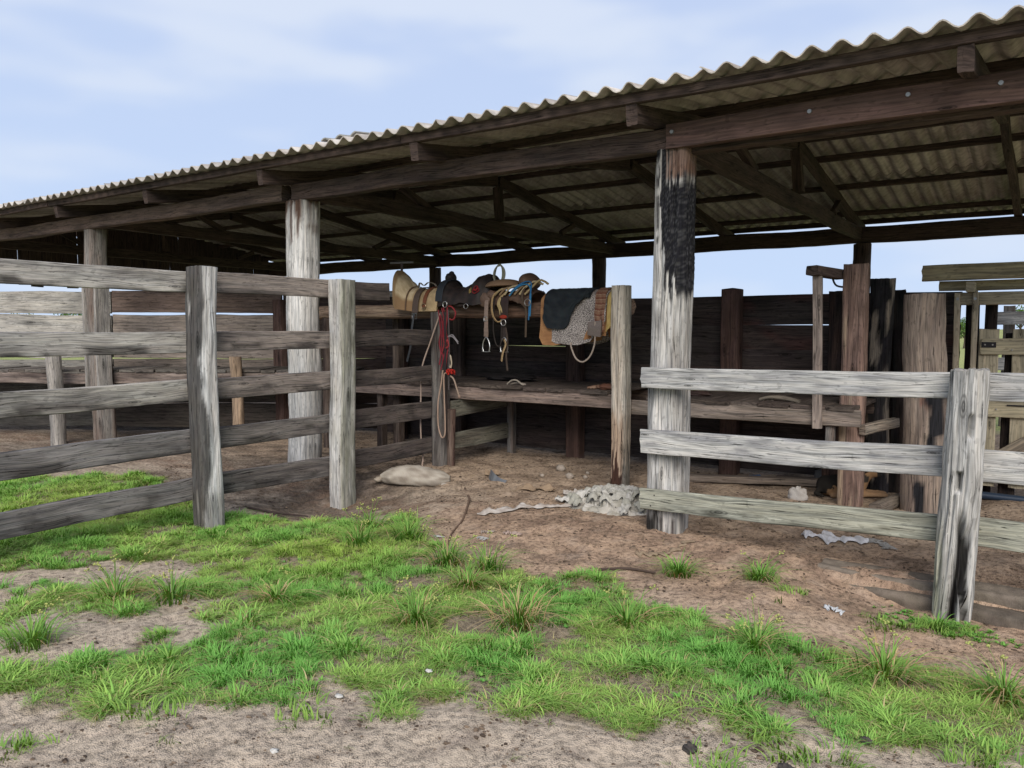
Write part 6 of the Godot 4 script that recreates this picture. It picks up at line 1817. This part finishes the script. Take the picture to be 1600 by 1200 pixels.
# ---------------------------------------------------------------- grass
func blade_into(s: Soup, root: Vector3, dir: Vector3, h: float, w: float, lean: float, col: Color, rows := 4) -> void:
	var b := s.v.size()
	var side := Vector3(-dir.z, 0, dir.x)
	for r in rows + 1:
		var t := float(r) / rows
		var p := root + Vector3.UP * h * (t - 0.5 * lean * t * t * t) + dir * h * lean * t * t
		var ww := w * (1.0 - pow(t, 1.6)) * 0.5
		var nn := (dir * -0.5 + Vector3.UP * (0.9 + lean * t)).normalized()
		if r == rows:
			s.v.append(p); s.n.append(nn); s.t.append(Vector2(0.5, t)); s.c.append(col)
		else:
			for k in 2:
				s.v.append(p + side * ww * (2 * k - 1)); s.n.append((nn + side * 0.4 * (2 * k - 1)).normalized()); s.t.append(Vector2(k, t)); s.c.append(col)
	for r in rows - 1:
		var a := b + r * 2
		s.i.append_array(PackedInt32Array([a, a + 2, a + 1, a + 1, a + 2, a + 3]))
	var a := b + (rows - 1) * 2
	s.i.append_array(PackedInt32Array([a, a + 2, a + 1]))


func tuft_mesh(n: int, spread: float, width: float, lean0: float, lean1: float) -> ArrayMesh:
	var s := Soup.new()
	for k in n:
		var an := rng.randf() * TAU
		var d := Vector3(cos(an), 0, sin(an))
		var v := rng.randf_range(0.75, 1.15)
		blade_into(s, d * spread * sqrt(rng.randf()), Vector3(cos(an + rng.randf_range(-0.8, 0.8)), 0, sin(an + rng.randf_range(-0.8, 0.8))), rng.randf_range(0.45, 1.0), width, rng.randf_range(lean0, lean1), Color(v, v * rng.randf_range(0.95, 1.05), v))
	return s.done()


func make_grass() -> void:
	var kinds := [tuft_mesh(8, 0.9, 0.070, 0.5, 1.7), tuft_mesh(8, 0.6, 0.075, 0.3, 1.3), tuft_mesh(6, 0.8, 0.06, 1.0, 2.0), tuft_mesh(7, 0.4, 0.34, 0.8, 1.5)]
	var trs := [[], [], [], []]
	var cols := [[], [], [], []]
	var tries := 0
	while trs[0].size() + trs[1].size() + trs[2].size() < 64000 and tries < 500000:
		tries += 1
		var x: float
		var z: float
		if rng.randf() < 0.78:
			x = rng.randf_range(-4.4, 3.4); z = rng.randf_range(0.6, 4.7)
		else:
			x = rng.randf_range(-8.2, -3.6); z = rng.randf_range(0.9, 4.2)
		var jig := Vector2(nf.get_noise_2d(x * 3.0, z * 3.0), nf.get_noise_2d(x * 3.0 + 60.0, z * 3.0)) * 0.16
		var q := Vector2(x, z) + jig
		var n := nz.get_noise_2d(x * 1.7 + 5.0, z * 1.7) + 0.6 * nf.get_noise_2d(x * 5.5, z * 5.5)
		var dens := 0.0
		if Geometry2D.is_point_in_polygon(q, poly_main): dens = clampf(0.46 + n * 0.95 + 0.5 * nf.get_noise_2d(x * 13.0, z * 13.0), 0.04, 1.0)
		elif Geometry2D.is_point_in_polygon(q, poly_yard): dens = clampf(0.5 + n * 0.8, 0.1, 1.0)
		elif Geometry2D.is_point_in_polygon(q, poly_thin): dens = clampf(0.25 + n * 1.2, 0.0, 1.0)
		# trodden spots without grass
		dens *= 1.0 - clampf(1.4 * (bump_at(x, z, -0.10, 2.42, 0.22) + bump_at(x, z, 0.35, 2.25, 0.12) + bump_at(x, z, -0.85, 2.05, 0.15) + bump_at(x, z, 1.62, 2.42, 0.16) + bump_at(x, z, 1.0, 2.55, 0.12)), 0, 1)
		if rng.randf() > dens: continue
		var tone := nz.get_noise_2d(x * 0.9 + 31.0, z * 0.9)
		var kind := 0 if tone + rng.randf_range(-0.25, 0.25) > -0.05 else 1
		if rng.randf() < 0.17: kind = 2
		var h := rng.randf_range(0.028, 0.062) * (1.0 + 0.5 * nf.get_noise_2d(x * 2.4, z * 2.4 + 15.0))
		if x < -3.6: h *= 1.15
		h *= 1.0 + 0.7 * maxf(0.0, nf.get_noise_2d(x * 7.0 + 3.0, z * 7.0))
		var c := Color(0.35, 0.53, 0.12).lerp(Color(0.19, 0.43, 0.09), clampf(0.5 - tone * 1.6 + rng.randf_range(-0.3, 0.3), 0, 1))
		c = c.lerp(Color(0.42, 0.50, 0.09), 0.6 * clampf(bump_at(x, z, -1.75, 2.0, 0.5) + bump_at(x, z, -4.7, 2.2, 1.2), 0, 1))
		if kind == 2: c = Color(0.52, 0.43, 0.23).lerp(Color(0.40, 0.38, 0.13), rng.randf())
		var b := Basis(Vector3.UP, rng.randf() * TAU).scaled(Vector3(h * 1.1, h, h * 1.1))
		trs[kind].append(Transform3D(b, gy(x, z, -0.004))); cols[kind].append(c)
	# sparse seedlings on the bare sand
	for q in [[0.04, 3.67], [-0.70, 4.45], [1.89, 2.69], [1.73, 2.78], [0.26, 3.45], [-0.76, 4.01], [-0.49, 4.0], [1.24, 0.88], [1.76, 0.93], [2.07, 0.80], [1.95, 0.83], [1.53, 3.0], [2.39, 2.32], [-0.61, 4.02], [2.33, 2.36], [-1.38, 4.13], [2.2, 0.72], [1.85, 0.86]]:
		for k in 14:
			var x: float = q[0] + rng.randfn() * 0.05
			var z: float = q[1] + rng.randfn() * 0.05
			var h := rng.randf_range(0.04, 0.085)
			trs[1].append(Transform3D(Basis(Vector3.UP, rng.randf() * TAU).scaled(Vector3(h * 1.2, h, h * 1.2)), gy(x, z, -0.003)))
			cols[1].append(Color(0.28, 0.42, 0.09).lerp(Color(0.18, 0.33, 0.07), rng.randf()))
	for k in 90:
		var x := rng.randf_range(-1.6, 3.0)
		var z := rng.randf_range(2.4, 4.8)
		var h := rng.randf_range(0.02, 0.05)
		trs[1].append(Transform3D(Basis(Vector3.UP, rng.randf() * TAU).scaled(Vector3(h, h, h)), gy(x, z, -0.003)))
		cols[1].append(Color(0.20, 0.30, 0.06))
	# loose straw trodden into the floor and the bank
	for k in 900:
		var x := rng.randf_range(-5.5, 3.2)
		var z := rng.randf_range(-2.4, 1.3)
		if nz.get_noise_2d(x * 1.6 + 12.0, z * 1.6) < rng.randf_range(-0.2, 0.3): continue
		var h := rng.randf_range(0.03, 0.07)
		trs[2].append(Transform3D(Basis(Vector3.UP, rng.randf() * TAU).scaled(Vector3(h, h * 0.25, h)), gy(x, z, 0.001)))
		cols[2].append(Color(0.42, 0.33, 0.19).lerp(Color(0.22, 0.16, 0.10), rng.randf()))
	var names := ["short fine bright green grass in patches over the foreground", "darker upright green grass tufts among the short grass", "dry straw coloured blades scattered in the grass and over the earth floor", "low broad leaved weeds creeping among the grass"]
	# broad leaved creeping weeds
	for k in 1500:
		var x := rng.randf_range(-4.2, 3.2)
		var z := rng.randf_range(0.6, 4.6)
		if k < 160:
			x = 2.05 + rng.randfn() * 0.16; z = 0.72 + rng.randfn() * 0.06
		elif k < 260:
			x = -3.15 + rng.randfn() * 0.12; z = 2.0 + rng.randfn() * 0.15
		elif nz.get_noise_2d(x * 1.3 + 70.0, z * 1.3) < 0.12 or not Geometry2D.is_point_in_polygon(Vector2(x, z), poly_main): continue
		var h := rng.randf_range(0.018, 0.038)
		trs[3].append(Transform3D(Basis(Vector3.UP, rng.randf() * TAU).scaled(Vector3(h, h, h)), gy(x, z, 0.004)))
		cols[3].append(Color(0.13, 0.36, 0.07).lerp(Color(0.24, 0.42, 0.09), rng.randf()))
	for k in 4:
		var mm := MultiMesh.new()
		mm.transform_format = MultiMesh.TRANSFORM_3D
		mm.use_colors = true
		mm.mesh = kinds[k]
		mm.instance_count = trs[k].size()
		for i in trs[k].size():
			mm.set_instance_transform(i, trs[k][i]); mm.set_instance_color(i, cols[k][i])
		var mi := MultiMeshInstance3D.new()
		mi.name = numbered("grass")
		mi.multimesh = mm
		mi.material_override = M.grass
		add_child(mi)
		tag(mi, names[k], "grass", "", "stuff")
	# taller sedge clumps, each a plant of its own: x, z, height, dryness, seed heads
	var cl := [[-1.81, 1.57, 0.24, 0.1, 7, "leafy sedge clump in front of the corral corner post"], [-1.62, 1.22, 0.26, 0.1, 6, "tall green sedge clump at the dirt edge by the bent stick"], [-0.93, 1.58, 0.25, 0.25, 6, "broad sedge clump below the cloth strip with browned tips"], [-0.62, 1.54, 0.22, 0.15, 5, "green sedge clump right of the browned broad clump"], [-0.37, 2.54, 0.21, 0.25, 9, "pale flowering sedge clump left of the big dry clump"], [0.13, 2.26, 0.27, 0.55, 3, "big half dry sedge clump with drooping straw blades in mid foreground"], [0.60, 1.87, 0.21, 0.15, 4, "dark green sedge clump right of the big dry clump"], [1.31, 1.83, 0.22, 0.2, 8, "flowering sedge clump below the low fence"], [0.49, 0.87, 0.18, 0.05, 0, "bright isolated grass clump at the foot of the charred post"], [1.00, 0.77, 0.17, 0.1, 2, "isolated grass clump on the earth bank under the low fence"], [1.88, 1.63, 0.24, 0.5, 6, "dry flowering sedge clump in front of the split post"], [-2.07, 3.32, 0.24, 0.3, 9, "flowering sedge clump on bare sand at the left"], [-1.79, 3.13, 0.22, 0.2, 6, "dark sedge clump right of the left flowering clump"], [-1.67, 3.97, 0.20, 0.05, 5, "spiky sedge clump with flower heads at the far left"], [-0.96, 3.67, 0.12, 0.0, 0, "round dense grass clump in the left foreground"], [-1.28, 2.78, 0.18, 0.5, 4, "thin brownish sedge clump in the yellow green patch"], [2.38, 1.55, 0.22, 0.3, 6, "flowering sedge clump at the right edge of the picture"], [-0.51, 1.89, 0.19, 0.35, 3, "brown tipped sedge clump behind the flowering pale clump"], [-2.15, 1.10, 0.22, 0.1, 5, "sedge clump just right of the corral corner post"], [2.02, 0.74, 0.12, 0.0, 0, "low weed clump at the foot of the split post"]]
	for q in cl:
		var t := thing("sedge_clump", q[5], "grass clump", gy(q[0], q[1], -0.005), "sedge clumps in the yard")
		var h: float = q[2] * 1.0
		var g := Soup.new()
		var dry := Soup.new()
		var big := h > 0.15
		for k in (150 if big else 80):
			var an := rng.randf() * TAU
			var d := Vector3(cos(an), 0, sin(an))
			var isdry := rng.randf() < float(q[3])
			var c := Color(0.13, 0.31, 0.06).lerp(Color(0.27, 0.43, 0.10), rng.randf())
			if isdry: c = Color(0.58, 0.44, 0.24).lerp(Color(0.42, 0.28, 0.14), rng.randf())
			blade_into(dry if isdry else g, d * rng.randf() * h * 0.6, d.rotated(Vector3.UP, rng.randf_range(-0.5, 0.5)), h * rng.randf_range(0.35, 1.1), 0.009, rng.randf_range(0.35, 1.5) + (0.5 if isdry else 0.0), c, 6)
		part(t, "green_blades", g.done(), M.grass)
		if dry.v.size(): part(t, "dry_blades", dry.done(), M.grass)
		for k in int(q[4]):
			var an := rng.randf() * TAU
			var r := rng.randf_range(0.1, 0.9) * h
			var top := Vector3(cos(an) * r, h * rng.randf_range(0.7, 1.15), sin(an) * r)
			var f := Soup.new()
			tube_into(f, smooth_line([Vector3(cos(an) * 0.02, 0, sin(an) * 0.02), top * Vector3(0.45, 0.65, 0.45), top], 8), 0.0016, 4, Color(0.16, 0.26, 0.06))
			for j in 6:
				var o := Vector3(rng.randfn(), rng.randfn() * 0.6, rng.randfn()) * 0.010
				lump_into(f, top + o, Vector3(0.0065, 0.005, 0.0065), 0.4, 3.0, Color(0.46, 0.47, 0.17), Color(0.34, 0.38, 0.11), 3, 5, j)
			part(t, "seed_head", f.done(), M.grass)
